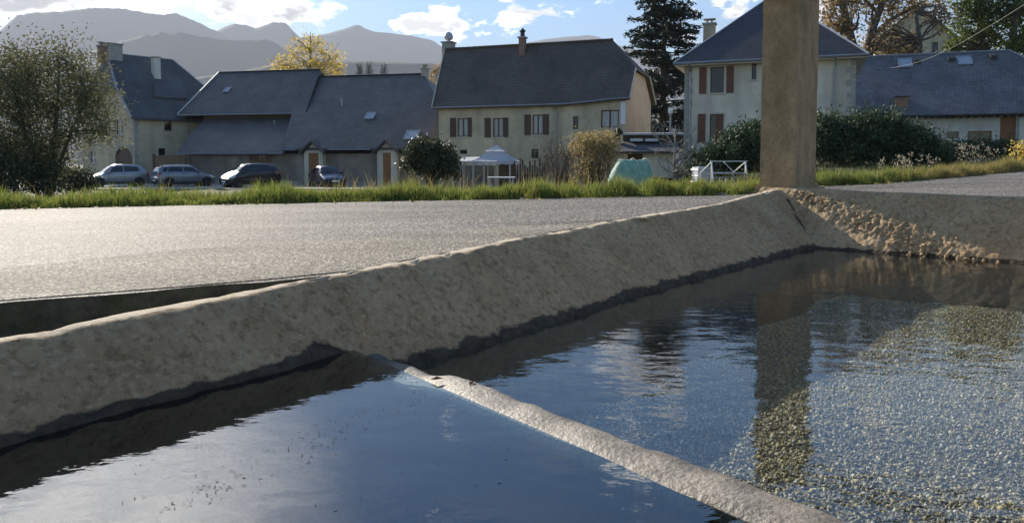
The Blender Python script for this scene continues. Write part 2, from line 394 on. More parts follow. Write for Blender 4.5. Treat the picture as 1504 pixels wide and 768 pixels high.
for n_, st in (('cream_render', (1, 1, .25)), ('grey_render', (1, 1, .25)), ('barn_render', (1, 1, .3)), ('pale_render', (1, 1, .25)), ('brown_tile', (.8, .8, .5)), ('barn_slate', (.8, .8, .4)), ('blue_slate', (.8, .8, .4)), ('old_slate', (.8, .8, .4)), ('grey_slate', (.8, .8, .4))): blotch(MATS[n_], st, .80, 1.14, .9)
def basin_material():
    """rough lime plaster, a dark wet band just above the water with a ragged upper edge"""
    m = bpy.data.materials.new('basin_plaster'); m.use_nodes = True; nt = m.node_tree; N = nt.nodes.new; L = nt.links.new
    bs = nt.nodes['Principled BSDF']; bs.inputs['Specular IOR Level'].default_value = .25
    tc = N('ShaderNodeTexCoord')
    def nz(sc, det=6, rough=.6):
        n = N('ShaderNodeTexNoise'); n.inputs['Scale'].default_value = sc; n.inputs['Detail'].default_value = det; n.inputs['Roughness'].default_value = rough
        L(tc.outputs['Object'], n.inputs['Vector']); return n.outputs['Fac']
    def mr(v, a, b, c=0, d=1):
        n = N('ShaderNodeMapRange'); L(v, n.inputs[0])
        for i, q in enumerate((a, b, c, d)): n.inputs[i + 1].default_value = q
        return n.outputs[0]
    def mix(f, a, b):
        n = N('ShaderNodeMixRGB'); L(f, n.inputs[0])
        for i, q in ((1, a), (2, b)):
            if isinstance(q, tuple): n.inputs[i].default_value = (*q, 1)
            else: L(q, n.inputs[i])
        return n.outputs[0]
    c = mix(mr(nz(2.2), .35, .65), (.34, .235, .125), (.46, .335, .19))
    c = mix(mr(nz(24, 5), .50, .66, 0, .75), c, (.52, .395, .235))
    c = mix(mr(nz(17, 7, .74), .49, .66, 0, .8), c, (.14, .097, .05))
    rim = N('ShaderNodeAttribute'); rim.attribute_name = 'rim'; c = mix(mr(rim.outputs['Fac'], .2, 1.0, 0, .85), c, (.56, .48, .36))  # sun glare along the wall top, painted in as paler plaster
    at_ = N('ShaderNodeAttribute'); at_.attribute_name = 'wet'
    w = N('ShaderNodeMath'); w.operation = 'ADD'; L(at_.outputs['Fac'], w.inputs[0]); L(mr(nz(6, 4), .3, .7, -.24, .24), w.inputs[1])
    wet = mr(w.outputs[0], .42, .58)
    c = mix(wet, c, mix(mr(nz(12), .4, .6), (.042, .034, .022), (.080, .064, .040)))
    L(c, bs.inputs['Base Color']); L(mr(wet, 0, 1, .92, .8), bs.inputs['Roughness'])
    bp = N('ShaderNodeBump'); bp.inputs['Strength'].default_value = 1.0; bp.inputs['Distance'].default_value = .03; L(nz(22, 8, .7), bp.inputs['Height'])
    L(bp.outputs[0], bs.inputs['Normal']); MATS['basin_plaster'] = m
basin_material()

def water_material(name, rip, tint, seed, ring=None, ior=1.6):
    m = bpy.data.materials.new(name); m.use_nodes = True; nt = m.node_tree; nt.nodes.clear(); N = nt.nodes.new; L = nt.links.new
    out = N('ShaderNodeOutputMaterial'); gl = N('ShaderNodeBsdfGlossy'); gl.inputs['Roughness'].default_value = .012
    tr = N('ShaderNodeBsdfTransparent'); tr.inputs['Color'].default_value = (*tint, 1)
    fr = N('ShaderNodeFresnel'); fr.inputs['IOR'].default_value = 1.333
    ms = N('ShaderNodeMixShader'); tc = N('ShaderNodeTexCoord')
    def nz(sc, det, st=(1, 1, 1), rot=0):
        mp = N('ShaderNodeMapping'); mp.inputs['Scale'].default_value = st; mp.inputs['Rotation'].default_value = (0, 0, rot); mp.inputs['Location'].default_value = (seed, seed * .7, 0)
        L(tc.outputs['Object'], mp.inputs[0]); n = N('ShaderNodeTexNoise'); n.inputs['Scale'].default_value = sc; n.inputs['Detail'].default_value = det
        L(mp.outputs[0], n.inputs['Vector']); return n.outputs['Fac']
    def mt(op, a, b):
        n = N('ShaderNodeMath'); n.operation = op
        for i, v in enumerate((a, b)):
            if isinstance(v, (int, float)): n.inputs[i].default_value = v
            else: L(v, n.inputs[i])
        return n.outputs[0]
    h = mt('ADD', mt('MULTIPLY', nz(1.6, 2, (1, 1.6, 1), R(-37)), 1.0), mt('MULTIPLY', nz(6.5, 3, (1, 1.8, 1), R(-30)), .30))
    if ring:
        vm = N('ShaderNodeVectorMath'); vm.operation = 'DISTANCE'; vm.inputs[1].default_value = ring; L(tc.outputs['Object'], vm.inputs[0])
        r = vm.outputs['Value']
        wv = mt('MULTIPLY', mt('SINE', mt('MULTIPLY', r, 2 * math.pi / .036), 0), mt('POWER', 2.718, mt('MULTIPLY', mt('POWER', mt('ABSOLUTE', mt('SUBTRACT', r, .07), 0), 2), -1 / .0045)))
        h = mt('ADD', h, mt('MULTIPLY', wv, .014))
    bp = N('ShaderNodeBump'); bp.inputs['Strength'].default_value = 1.0; bp.inputs['Distance'].default_value = rip; L(h, bp.inputs['Height'])
    # one optical surface seen from either side: the node inverts the index on back faces, so invert it back
    ge = N('ShaderNodeNewGeometry'); ir = N('ShaderNodeMapRange'); ir.inputs[3].default_value = ior; ir.inputs[4].default_value = 1 / ior
    L(ge.outputs['Backfacing'], ir.inputs[0]); L(ir.outputs[0], fr.inputs['IOR'])
    L(bp.outputs[0], gl.inputs['Normal']); L(bp.outputs[0], fr.inputs['Normal'])
    L(fr.outputs[0], ms.inputs[0]); L(tr.outputs[0], ms.inputs[1]); L(gl.outputs[0], ms.inputs[2]); L(ms.outputs[0], out.inputs['Surface'])
    MATS[name] = m
# ---------------------------------------------------------------- the land
def build_ground():
    def axis(lo, hi, step, far_lo, far_hi, g=1.22):
        v = list(np.arange(lo, hi + 1e-6, step)); s = step; x = lo; pre = []
        while x > far_lo: s *= g; x -= s; pre.append(x)
        s = step; x = hi; post = []
        while x < far_hi: s *= g; x += s; post.append(x)
        return np.array(pre[::-1] + v + post)
    xs = axis(-34, 44, .5, -6500, 6500); ys = axis(-8, 76, .5, -3000, 6500)
    X, Y = np.meshgrid(xs, ys); Z = CZ + ground_rel(X, Y)
    nzv = np.zeros_like(Z)
    for (i, j), _ in np.ndenumerate(Z):
        x, y = X[i, j], Y[i, j]
        if abs(x) < 60 and -10 < y < 80: nzv[i, j] = noise.noise((x * .45, y * .45, 0)) * .10
    d = Y - edge_y(X)
    Z = Z + nzv * sst(d, .6, 3)
    g = grid_mesh('ground', np.stack([X, Y, Z], -1), MATS['ground']); tag(g, kind='structure')
build_ground()

def densify(pts, step, amp, seed=0):
    out = []
    for p, q in zip(pts, pts[1:]):
        n = max(1, int((q - p).length / step))
        for k in range(n):
            r = p.lerp(q, k / n); out.append(Vector((r.x + noise.noise((r.x * 1.7, r.y * 1.7, seed)) * amp, r.y + noise.noise((r.x * 1.7, r.y * 1.7, seed + 9)) * amp)))
    out.append(pts[-1]); return out
def build_road():
    far = [e for e in EDGE if -30 < e.x < 20]
    far = [EDGE[0]] + densify(far, .25, .09) + [EDGE[-2], EDGE[-1]]
    near = [ab(a, b).to_2d() for a, b in [(-30, 17), (-9, 9.2), (-3, 6.6), (1.56, 4.72), (2.2, 4.32), (2.8, 3.98), (3.25, 3.795)]]
    near = [near[0], near[1]] + densify(near[1:6], .09, .085, 4)[1:] + near[6:]
    near += [ab(a, b).to_2d() for a, b in [(6.5, 3.88), (11.6, 3.78), (12.15, 3.74), (12.26, 3.2), (12.0, -.9), (12.2, -13), (20, -34)]]
    near.append(Vector((62, 24)))
    ring = near + far[::-1]
    mb = MB(); n = len(ring)
    mb.add([(p.x, p.y, road_z(p.x, p.y)) for p in ring] + [(p.x, p.y, road_z(p.x, p.y) - .5) for p in ring[:len(near)]], [])
    mb.f.append(list(range(n))); mb.m.append(0)
    mb.f += [[i, i + n, i + 1 + n, i + 1] for i in range(len(near) - 1)]; mb.m += [1] * (len(near) - 1)
    tag(mb.obj('road', [MATS['asphalt'], MATS['mossy_concrete']]), kind='structure')
    # strip of older, paler tarmac along the basin wall: an overlay a few millimetres thick
    st = [Vector((on_road(x, y))) for x, y in [(-60, 402), (150, 379), (330, 362), (480, 352), (640, 341), (800, 331), (960, 321)]]
    st = densify(st, .2, .05, 2)
    lo = [ab(a, b).to_2d() for a, b in [(7.4, 3.90), (6.5, 3.90), (3.3, 3.85), (2.8, 4.06), (2.2, 4.40), (1.56, 4.80), (-.4, 5.65)]]
    ring = st + lo; mb = MB()
    mb.slab([(p.x, p.y, road_z(p.x, p.y) + .006) for p in ring], .004)
    tag(mb.obj('road_verge_strip', MATS['old_tarmac']), kind='structure')
    # bottom of the gutter between road and wall
    mb = MB(); gp = [ab(a, b, 0) for a, b in [(-9, 3.5), (3.9, 3.6), (3.9, 3.9), (2.2, 4.7), (-9, 9.6)]]
    mb.slab([(p.x, p.y, CZ - 1.14) for p in gp], .1)
    tag(mb.obj('gutter', MATS['mossy_concrete']), kind='structure')
    # car park: sheet just above the ground
    xs = np.linspace(-36, -5, 40); ys = np.linspace(47.5, 57.5, 24); X, Y = np.meshgrid(xs, ys); X = X + (Y - 50) * .1
    tag(grid_mesh('car_park', np.stack([X, Y, CZ + ground_rel(X, Y) + .07], -1), MATS['parking_gravel']), kind='structure')
build_road()

# ---------------------------------------------------------------- basin, pillar, water
ZR, ZL = .50, .65                    # water levels: the spring-fed basin on the left stands higher and spills over the divider
A_DIV = 2.75
def wall_top(a): return .985 + .024 * (a - 1.2) + .075 * float(sst(a, 9.3, 12))
def wall_b(a): return 3.60 + .03 * (a - 1.2) * (1 if a < 6 else 0) + (.144 - .144 * float(sst(a, 6.5, 12))) * (1 if a >= 6 else 0)
def with_wet(o, fn):
    me = o.data; at_ = me.attributes.new('wet', 'FLOAT', 'POINT')
    at_.data.foreach_set('value', [fn(v.co) for v in me.vertices]); return o
def rough_wall(name, path, dirv, outv, s0, s1, ztop, zfoot, step, slope, parent=None, thick=.13, seed=0, chip=1.0, nrow=44, extra=None):
    """swept wall: sloping inner face, worn rounded top, upright outer face. path(s): inner edge of the top"""
    n = int((s1 - s0) / step) + 1; rows = []
    for k in range(n):
        s = s0 + k * step; zt = ztop(s); P = path(s); row = []
        prof = [(-slope * (zt - zfoot) * (1 - t), zfoot + (zt - zfoot) * t) for t in np.linspace(0, .975, nrow)]
        prof += [(.004, zt - .012), (.018, zt - .003), (.04, zt), (thick * .5, zt + .002), (thick - .04, zt), (thick - .012, zt - .012), (thick, zt - .04), (thick + .01, zt - .25), (thick + .02, zfoot)]
        for q, (o, z) in enumerate(prof):
            c = (P.x * 2.1, P.y * 2.1, z * 2.1 + seed)
            d = noise.noise(c) * .026 + noise.noise((c[0] * 4, c[1] * 4, c[2] * 4)) * .018 + noise.noise((c[0] * 9, c[1] * 9, c[2] * 9)) * .011
            if extra and q < nrow: d += extra(s, z, P)
            zz = z
            if q >= nrow - 2:
                ch = noise.noise((s * 3.3, seed + 3.1, 0)); ch2 = noise.noise((s * 11, seed + 5, o * 9))
                zz -= chip * (max(0, ch - .12) * .06 + max(0, ch2) * .022) * (1 if o < thick * .5 else .45); zz += noise.noise((s * 1.1, seed, 1)) * .012
            k_ = slope / math.hypot(1, slope) if q < nrow else 0
            x = P + outv * (o - d * (1 - k_ * .3) if o < thick * .5 else o + d)
            row.append((x.x, x.y, zz + d * k_))
        rows.append(row)
    o = grid_mesh(name, np.array(rows), MATS['basin_plaster'], parent); npr = len(prof)
    rim = np.zeros((len(rows), npr)); rim[:, nrow + 2:nrow + 7] = 1 if chip and name == 'basin_wall' and thick < .2 else 0  # mask of the wall top that gets the painted sun glare
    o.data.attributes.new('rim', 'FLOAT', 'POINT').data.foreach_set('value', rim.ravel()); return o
W3, N3 = Vector((.6, .8, 0)), Vector((-.8, .6, 0))
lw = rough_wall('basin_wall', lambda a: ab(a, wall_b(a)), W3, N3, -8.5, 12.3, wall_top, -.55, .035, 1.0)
def wet_left(c):
    a = c.x * .6 + c.y * .8; k = 1 / (1 + math.exp(-(a - A_DIV) * 14)); zw = ZL * (1 - k) + ZR * k
    if a > 11.2 and c.z > .7 and 2.6 < -.8 * c.x + .6 * c.y:
        d = a - (12.0 - .95 * (1.335 - c.z)); st = (.62 + .5 * noise.noise((c.x * 9, c.y * 9, c.z * 9))) * math.exp(-((d + .06 + .09 * noise.noise((c.z * 6, 0, 0))) / .075) ** 2)
        if st > .25: return st
    return 1 - (c.z - zw) / (.075 * (1 - k) + .115 * k) + .85 * math.exp(-((a - 2.68) / .17) ** 2) * (1 if c.z < .79 else max(0, 1 - (c.z - .79) / .04))
with_wet(lw, wet_left)
tag(lw, 'long low basin wall of rough tan plaster running diagonally beside the road', 'basin wall')
FD = Vector((.7507, -.6607, 0)); FO = Vector((.6607, .7507, 0)); FTOP = ab(12.0, 3.60); FSL = .95
def far_top(s): return 1.335 - .017 * s
CORNER = FTOP - FO * FSL * (1.335 - ZR)          # where the far wall meets the water, below the corner
def scar(s, z, P):
    """broken plaster: a lumpy band falling from the pillar foot to the water"""
    zc = 1.335 - .33 * (s - .1); w = .07 + .075 * max(s, 0)
    g = math.exp(-((z - zc) / w) ** 2) * float(sst(s, .0, .25)) * (1 - float(sst(s, 2.5, 2.9)))
    q = (P.x * 12 + z * 5, P.y * 12, z * 16)
    return g * ((.3 - abs(noise.noise(q))) * .075 + (.3 - abs(noise.noise((q[0] * 2.1, q[1] * 2.1, q[2] * 2.1 + 4)))) * .055 + noise.noise((q[0] * 4.5, q[1] * 4.5, q[2] * 4.5)) * .022)
fw = rough_wall('basin_wall', lambda s: FTOP + FD * s, FD, FO, -.35, 4.6, far_top, -.55, .02, FSL, seed=7, nrow=90, thick=.24, extra=scar)
with_wet(fw, lambda c: 1 - (c.z - ZR) / .07)
tag(fw, 'short basin wall at the far end with a rough band lit by the sun', 'basin wall')
# rubble exposed where the plaster has come away, in a band falling from the pillar foot to the water
def lumps(name, C, rad, mat, parent=None, seed=1, flat=.8, noise_amp=.35):
    bm = bmesh.new(); bmesh.ops.create_icosphere(bm, subdivisions=1, radius=1); V0 = np.array([v.co[:] for v in bm.verts]); F0 = np.array([[v.index for v in f.verts] for f in bm.faces]); bm.free()
    r = np.random.default_rng(seed); n = len(C); C = np.asarray(C); rad = np.asarray(rad)
    V = V0[None] * (1 + noise_amp * r.uniform(-1, 1, (n, len(V0), 1)))
    q = r.normal(size=(n, 4)); q /= np.linalg.norm(q, axis=1)[:, None]; w, x, y, z = q.T
    Rm = np.stack([1 - 2 * (y * y + z * z), 2 * (x * y - z * w), 2 * (x * z + y * w), 2 * (x * y + z * w), 1 - 2 * (x * x + z * z), 2 * (y * z - x * w), 2 * (x * z - y * w), 2 * (y * z + x * w), 1 - 2 * (x * x + y * y)], -1).reshape(n, 3, 3)
    V[:, :, 2] *= flat; V[:, :, 0] *= r.uniform(.75, 1.25, (n, 1))
    V = np.einsum('nij,nkj->nki', Rm, V) * rad[:, None, None] + C[:, None]
    Fc = (F0[None] + (np.arange(n) * len(V0))[:, None, None]).reshape(-1, 3)
    return np_mesh(name, V.reshape(-1, 3), Fc, mat, parent)
def build_rubble():
    C, rd = [], []
    for k in range(260):
        s = .15 + 2.5 * rng.uniform(0, 1); zc = 1.335 - .33 * (s - .1); z = zc + np.clip(rng.normal(), -1.4, 1.4) * (.045 + .05 * s)
        if z > far_top(s) - .03 or z < .47: continue
        p = FTOP + FD * s - FO * FSL * (far_top(s) - z); e = rng.uniform(-.006, .016); p = p - FO * e
        C.append((p.x, p.y, z + e)); rd.append(rng.uniform(.010, .030))
    o = lumps('rubble', C, rd, MATS['basin_plaster'], fw, 3, .75); tag(with_wet(o, lambda c: 0.0), kind='stuff')
    C = []
    for s, e, z in [(2.62, .03, .50), (2.70, .04, .505), (2.78, .03, .49), (2.9, .02, .50), (3.05, .03, .485)]: p = FTOP + FD * s - FO * (FSL * (far_top(s) - z) + e); C.append((p.x, p.y, z))
    o = lumps('rubble', C, [.05, .045, .04, .03, .03], MATS['basin_plaster'], fw, 5); tag(with_wet(o, lambda c: 0.0), kind='stuff')
build_rubble()
# block under the pillar
def rough_box(name, cor, ax, ay, la, lb, z0, z1, mat, amp, parent=None, n=(10, 8, 14), taper=0, seed=0, rnd=.03):
    """box on a subdivided skin with worn edges; cor = corner, ax/ay = horizontal directions"""
    bm = bmesh.new(); nx, ny, nz_ = n; vid = {}
    def P(i, j, k):
        key = (i, j, k)
        if key not in vid:
            u, v, w = i / nx * la, j / ny * lb, z0 + (z1 - z0) * k / nz_
            du = min(u, la - u); dv = min(v, lb - v)
            cu, cv = la / 2, lb / 2
            if du < rnd and dv < rnd:
                f = 1 - .3 * rnd / max(la, lb); u = cu + (u - cu) * f; v = cv + (v - cv) * f
            p = cor + ax * u + ay * v + Vector((0, 0, w))
            q = (p.x * 5, p.y * 5, w * 4 + seed)
            d = noise.noise(q) * amp + noise.noise((q[0] * 4, q[1] * 4, q[2] * 4)) * amp * .4
            c = cor + ax * cu + ay * cv; o = Vector((p.x - c.x, p.y - c.y, 0)).normalized()
            vid[key] = bm.verts.new(p + o * d + Vector((0, 0, d if k in (0, nz_) else 0)))
        return vid[key]
    for i in range(nx):
        for k in range(nz_):
            bm.faces.new([P(i, 0, k), P(i + 1, 0, k), P(i + 1, 0, k + 1), P(i, 0, k + 1)]); bm.faces.new([P(i + 1, ny, k), P(i, ny, k), P(i, ny, k + 1), P(i + 1, ny, k + 1)])
    for j in range(ny):
        for k in range(nz_):
            bm.faces.new([P(0, j + 1, k), P(0, j, k), P(0, j, k + 1), P(0, j + 1, k + 1)]); bm.faces.new([P(nx, j, k), P(nx, j + 1, k), P(nx, j + 1, k + 1), P(nx, j, k + 1)])
    for i in range(nx):
        for j in range(ny):
            bm.faces.new([P(i, j, nz_), P(i + 1, j, nz_), P(i + 1, j + 1, nz_), P(i, j + 1, nz_)]); bm.faces.new([P(i, j + 1, 0), P(i + 1, j + 1, 0), P(i + 1, j, 0), P(i, j, 0)])
    bmesh.ops.recalc_face_normals(bm, faces=bm.faces)
    me = bpy.data.meshes.new(name); bm.to_mesh(me); bm.free(); me.materials.append(mat)
    o = bpy.data.objects.new(name, me); link(o, parent); return o
blk = rough_box('corner_block', ab(12.03, 3.38), FO, -FD, 1.30, .72, -.2, 1.338, MATS['basin_plaster'], .010, lw, (16, 12, 20))
with_wet(blk, lambda c: 0.0)
PC = ab(12.15, 3.47, 0)
pil = thing('stone_pillar', 'tall square tan stone pillar standing on the corner of the basin', 'pillar', (PC.x, PC.y, 1.33))
def loc_pillar(o): o.location = -pil.location; return o
loc_pillar(rough_box('shaft', PC, FO, -FD, .64, .56, 1.325, 4.55, MATS['pillar_concrete'], .007, pil, (24, 20, 90)))
loc_pillar(rough_box('footing', PC - FO * .03 + FD * .03, FO, -FD, 1.13, .63, 1.30, 1.372, MATS['pillar_concrete'], .014, pil, (22, 14, 3), seed=9))
loc_pillar(rough_box('pilaster', PC + FO * .642 - FD * .02, FO, -FD, .43, .52, 1.325, 4.55, MATS['pillar_concrete'], .007, pil, (14, 16, 80), seed=4))
nw = rough_wall('basin_wall', lambda s: ab(-s, -.18), -W3, -N3, -12.3, 8.4, lambda s: 1.16, -.45, .12, 0, thick=.3, seed=11, nrow=14)
with_wet(nw, lambda c: 1 - (c.z - ZR) / .2); tag(nw, 'near basin wall under the eye at the edge of the wash house', 'basin wall')
ew = rough_wall('basin_wall', lambda s: ab(-8.4, 3.5 - s), -N3, -W3, 0, 3.8, lambda s: .98, -.45, .12, 0, thick=.3, seed=13, nrow=14)
with_wet(ew, lambda c: 1 - (c.z - ZL) / .2); tag(ew, 'end wall of the higher basin away from the pillar', 'basin wall')
# divider
DD, DP = Vector((.628, -.778, 0)), Vector((.778, .628, 0)); D0 = Vector((-.927, 4.21, 0))
def build_divider():
    rows = []; prof = [(-.04, -.55), (-.03, .40), (-.015, .560), (.0, .618), (.02, .636), (.05, .648), (.08, .655), (.11, .660), (.14, .663), (.165, .664), (.19, .660), (.202, .650), (.210, .625), (.214, .57), (.22, .45), (.23, .25), (.24, -.55)]
    for k in range(200):
        s = -.25 + k * .027; row = []
        rise = .022 * float(sst(s, 1.5, 2.6)) - .055 * (1 - float(sst(s, .45, .95)))
        for o, z in prof:
            p = D0 + DD * s + DP * o
            n1 = noise.noise((p.x * 5, p.y * 5, 0)); n2 = noise.noise((p.x * 17, p.y * 17, 3)); n3 = noise.noise((p.x * 29, p.y * 29, 5)); n4 = noise.noise((s * 2.2, o * 1.0, 8))
            zz = z + (n1 * .010 + n2 * .003 + n3 * .0012 + rise) * (1 if z > .5 else .3)
            p = p + DP * ((n1 * .018 + n2 * .006 + n4 * .012) * (1 if .5 < z < .66 else .4))
            row.append((p.x, p.y, zz))
        rows.append(row)
    m = material('wet_limestone', (.115, .096, .07), (.20, .175, .138), rough=.55, scale=13, bump=.5, bscale=45, c3=(.29, .265, .22), s3=60, spec=.5, w3=.75); blotch(m, (1, 1, 1), .55, 1.2, 7)
    # slime on the stone that is always under water
    nt = m.node_tree; bs = nt.nodes['Principled BSDF']; src = bs.inputs['Base Color'].links[0].from_socket
    tc = nt.nodes.new('ShaderNodeTexCoord'); sp = nt.nodes.new('ShaderNodeSeparateXYZ'); nt.links.new(tc.outputs['Object'], sp.inputs[0])
    mr = nt.nodes.new('ShaderNodeMapRange'); mr.inputs[1].default_value = .628; mr.inputs[2].default_value = .600; nt.links.new(sp.outputs['Z'], mr.inputs[0])
    mx = nt.nodes.new('ShaderNodeMixRGB'); mx.inputs[2].default_value = (.016, .018, .013, 1); nt.links.new(mr.outputs[0], mx.inputs[0]); nt.links.new(src, mx.inputs[1]); nt.links.new(mx.outputs[0], bs.inputs['Base Color'])
    o = grid_mesh('divider_wall', np.array(rows), m)
    tag(o, 'pale wet stone sill dividing the two water basins', 'divider wall')
    for i, (s, o2, lb) in enumerate([(.80, .06, 'curled brown leaf stranded on the stone sill, the one nearer the long wall'), (.98, .15, 'brown leaf on the right edge of the stone sill, farther from the long wall')]):
        p = D0 + DD * s + DP * o2; p = Vector((p.x, p.y, .664)); a = i * 1.3; l = .035; v = Vector((math.cos(a), math.sin(a), 0)) * l; w = Vector((-math.sin(a), math.cos(a), 0)) * l * .45
        f = MB(); f.add([p - v, p - w * .8 + Vector((0, 0, .010)), p + w + Vector((0, 0, .012)), p + v + Vector((0, 0, .006)), p + w * .2 + Vector((0, 0, -.002))], [(0, 1, 4), (1, 3, 4), (3, 2, 4), (2, 0, 4)])
        tag(f.obj('fallen_leaf', MATS['leaf_brown']), lb, 'leaf', 'brown leaves on the divider')
build_divider()
# basin floors
def floor_z(x, y):
    a = .6 * x + .8 * y; b = -.8 * x + .6 * y
    q = (x - D0.x) * DP.x + (y - D0.y) * DP.y
    if q > .1: return -.04 + noise.noise((x * 1.1, y * 1.1, 0)) * .05
    m = math.exp(-(((x + .19) / .20) ** 2 + ((y - 3.27) / .22) ** 2))
    return -.13 + noise.noise((x * 1.1, y * 1.1, 3)) * .04 + .32 * m
def build_floor():
    A = np.linspace(-8.4, 12.0, 200); B = np.linspace(-.3, 3.6, 64); P = np.zeros((len(B), len(A), 3))
    for j, b in enumerate(B):
        for i, a in enumerate(A):
            p = ab(a, b); P[j, i] = (p.x, p.y, floor_z(p.x, p.y))
    m = material('basin_bed', (.11, .10, .07), (.20, .18, .13), rough=.9, scale=14, bump=.8, bscale=40, c3=(.17, .15, .085), s3=30)
    tag(grid_mesh('basin_floor', P, m), kind='structure')
    C, rd = [], []
    n = 0
    while n < 74000:
        a, b = rng.uniform(1.2, 11.1), rng.uniform(-.15, 3.1); p = ab(a, b)
        q = (p.x - D0.x) * DP.x + (p.y - D0.y) * DP.y
        if q < .24: continue
        u = p.x / max(p.y, .1)
        if u > .78 or p.y < 2.2: continue
        r = rng.uniform(.006, .0145) * (1.5 if rng.random() < .08 else 1)
        C.append((p.x, p.y, floor_z(p.x, p.y) + r * .3)); rd.append(r); n += 1
    for k in range(1500):
        x, y = -.19 + rng.normal() * .22, 3.27 + rng.normal() * .22
        if (x - D0.x) * DP.x + (y - D0.y) * DP.y > -.08: continue
        r = rng.uniform(.008, .02); C.append((x, y, floor_z(x, y) + r * .3)); rd.append(r)
    m = bpy.data.materials.new('pebble'); m.use_nodes = True; nt = m.node_tree; bs = nt.nodes['Principled BSDF']; bs.inputs['Roughness'].default_value = .85
    g = nt.nodes.new('ShaderNodeNewGeometry'); cr = nt.nodes.new('ShaderNodeValToRGB'); nt.links.new(g.outputs['Random Per Island'], cr.inputs[0]); nt.links.new(cr.outputs[0], bs.inputs['Base Color'])
    e = cr.color_ramp; e.interpolation = 'CONSTANT'; cols = [(.14, .13, .10), (.19, .17, .11), (.30, .25, .13), (.24, .24, .20), (.42, .34, .17), (.17, .16, .12), (.44, .39, .26), (.34, .32, .26), (.15, .15, .12), (.50, .46, .36), (.56, .53, .46)]
    for k in range(len(cols) - 2): e.elements.new(.5)
    pos = [0, .14, .28, .42, .54, .63, .72, .80, .88, .92, .972]
    for k, c in enumerate(cols): e.elements[k].position = pos[k]; e.elements[k].color = (*c, 1)
    tag(lumps('gravel', C, rd, m, None, 9, .4), kind='stuff')
build_floor()
def water_sheet(name, pts, z, mat):
    mb = MB(); mb.f.append(list(range(len(pts)))); mb.m.append(0); mb.v = [(p.x, p.y, z) for p in pts]
    return tag(mb.obj(name, mat), kind='structure')
dl = D0 + DP * .03; dr = D0 + DP * .18
water_material('left_water', .0042, (.24, .31, .33), 3.1, ior=2.0, ring=(at(576, 758, 1080 * 1.10 / (758 - 238)).x, 1080 * 1.10 / (758 - 238), ZL))
water_material('right_water', .0075, (.90, .93, .89), 8.7, ior=1.75)
def on_line(P, b):                   # point of a line parallel to the divider at distance b from the eye wall
    pb = -.8 * P.x + .6 * P.y; k = (pb - b) / (.8 * DD.x - .6 * DD.y); return P + DD * k
water_sheet('basin_water', [ab(-8.5, -.3), on_line(dl, -.3), on_line(dl, 3.5), ab(-8.5, 3.5)], ZL, MATS['left_water'])
fe = CORNER + FO * .12
water_sheet('basin_water', [on_line(dr, -.3), fe + FD * 3.6, fe - FD * .3, on_line(dr, 3.4)], ZR, MATS['right_water'])
# specks drifting on the higher basin
def build_debris():
    V, Fc = [], []
    def on_water(px, py): r = ray(px, py); t = -(CZ - ZL - .002) / r.z; return Vector((r.x * t, t, ZL + .003))
    for k in range(190):
        t = rng.uniform(); px = 230 + 380 * t + rng.normal() * 14; py = 752 - 170 * t + rng.normal() * (6 + 10 * t)
        if rng.random() < .25: px, py = rng.uniform(150, 760), rng.uniform(640, 765)
        p = on_water(px, py); a = rng.uniform(0, 6.28); l = rng.uniform(.003, .009); w = l * rng.uniform(.12, .35)
        v = Vector((math.cos(a), math.sin(a), 0)) * l; u = Vector((-math.sin(a), math.cos(a), 0)) * w; k0 = len(V)
        if (p.x - D0.x) * DP.x + (p.y - D0.y) * DP.y > -.03: continue
        V += [p - v - u, p + v - u * .5, p + v * .7 + u, p - v * .8 + u + Vector((0, 0, .002))]; Fc.append((k0, k0 + 1, k0 + 2, k0 + 3))
    tag(np_mesh('floating_debris', np.array([tuple(v) for v in V]), np.array(Fc), MATS['debris']), kind='stuff')
    r = ray(712, 503.5); t = -(CZ - ZR - .004) / r.z; p = Vector((r.x * t, t, ZR + .004))
    f = MB(); v = Vector((.045, .012, 0)); u = Vector((-.006, .022, 0)); up = Vector((0, 0, .01))
    f.add([p - v, p - u + up * .5, p + v, p + u + up, p], [(0, 1, 4), (1, 2, 4), (2, 3, 4), (3, 0, 4)])
    tag(f.obj('floating_leaf', MATS['fallen_leaf']), 'single yellow leaf floating in the dark reflection below the long wall', 'leaf')
build_debris()

# ---------------------------------------------------------------- wash-house roof overhead and its floor
def build_roof():
    t = thing('roof_frame', 'open timber roof frame above the basin carried by the pillar', 'roof frame', (0, 0, 0))
    def beam(name, p, q, w, h): return MB().bar(p, q, w, h).obj(name, MATS['beam_wood'], t)
    beam('wall_plate', ab(-9, 3.75, 4.66), ab(13.2, 3.75, 4.66), .22, .24)
    beam('wall_plate', ab(12.7, 3.63, 4.665), ab(12.7, -4.2, 4.665), .2, .22)
    beam('brace', ab(12.2, 3.75, 4.42), ab(11.4, 3.75, 4.58), .12, .14)
    for k in range(8): beam('rafter', ab(-8.5 + k * 2.9, 4.3, 4.84), ab(-8.5 + k * 2.9, -.6, 6.6), .09, .14)
    f = MB(); f.slab([ab(-9, -.5, .34), ab(11.3, -.5, .34), ab(11.3, -5.3, .34), ab(-9, -5.3, .34)], .3)
    tag(f.obj('wash_house_floor', MATS['mossy_concrete']), kind='structure')
build_roof()

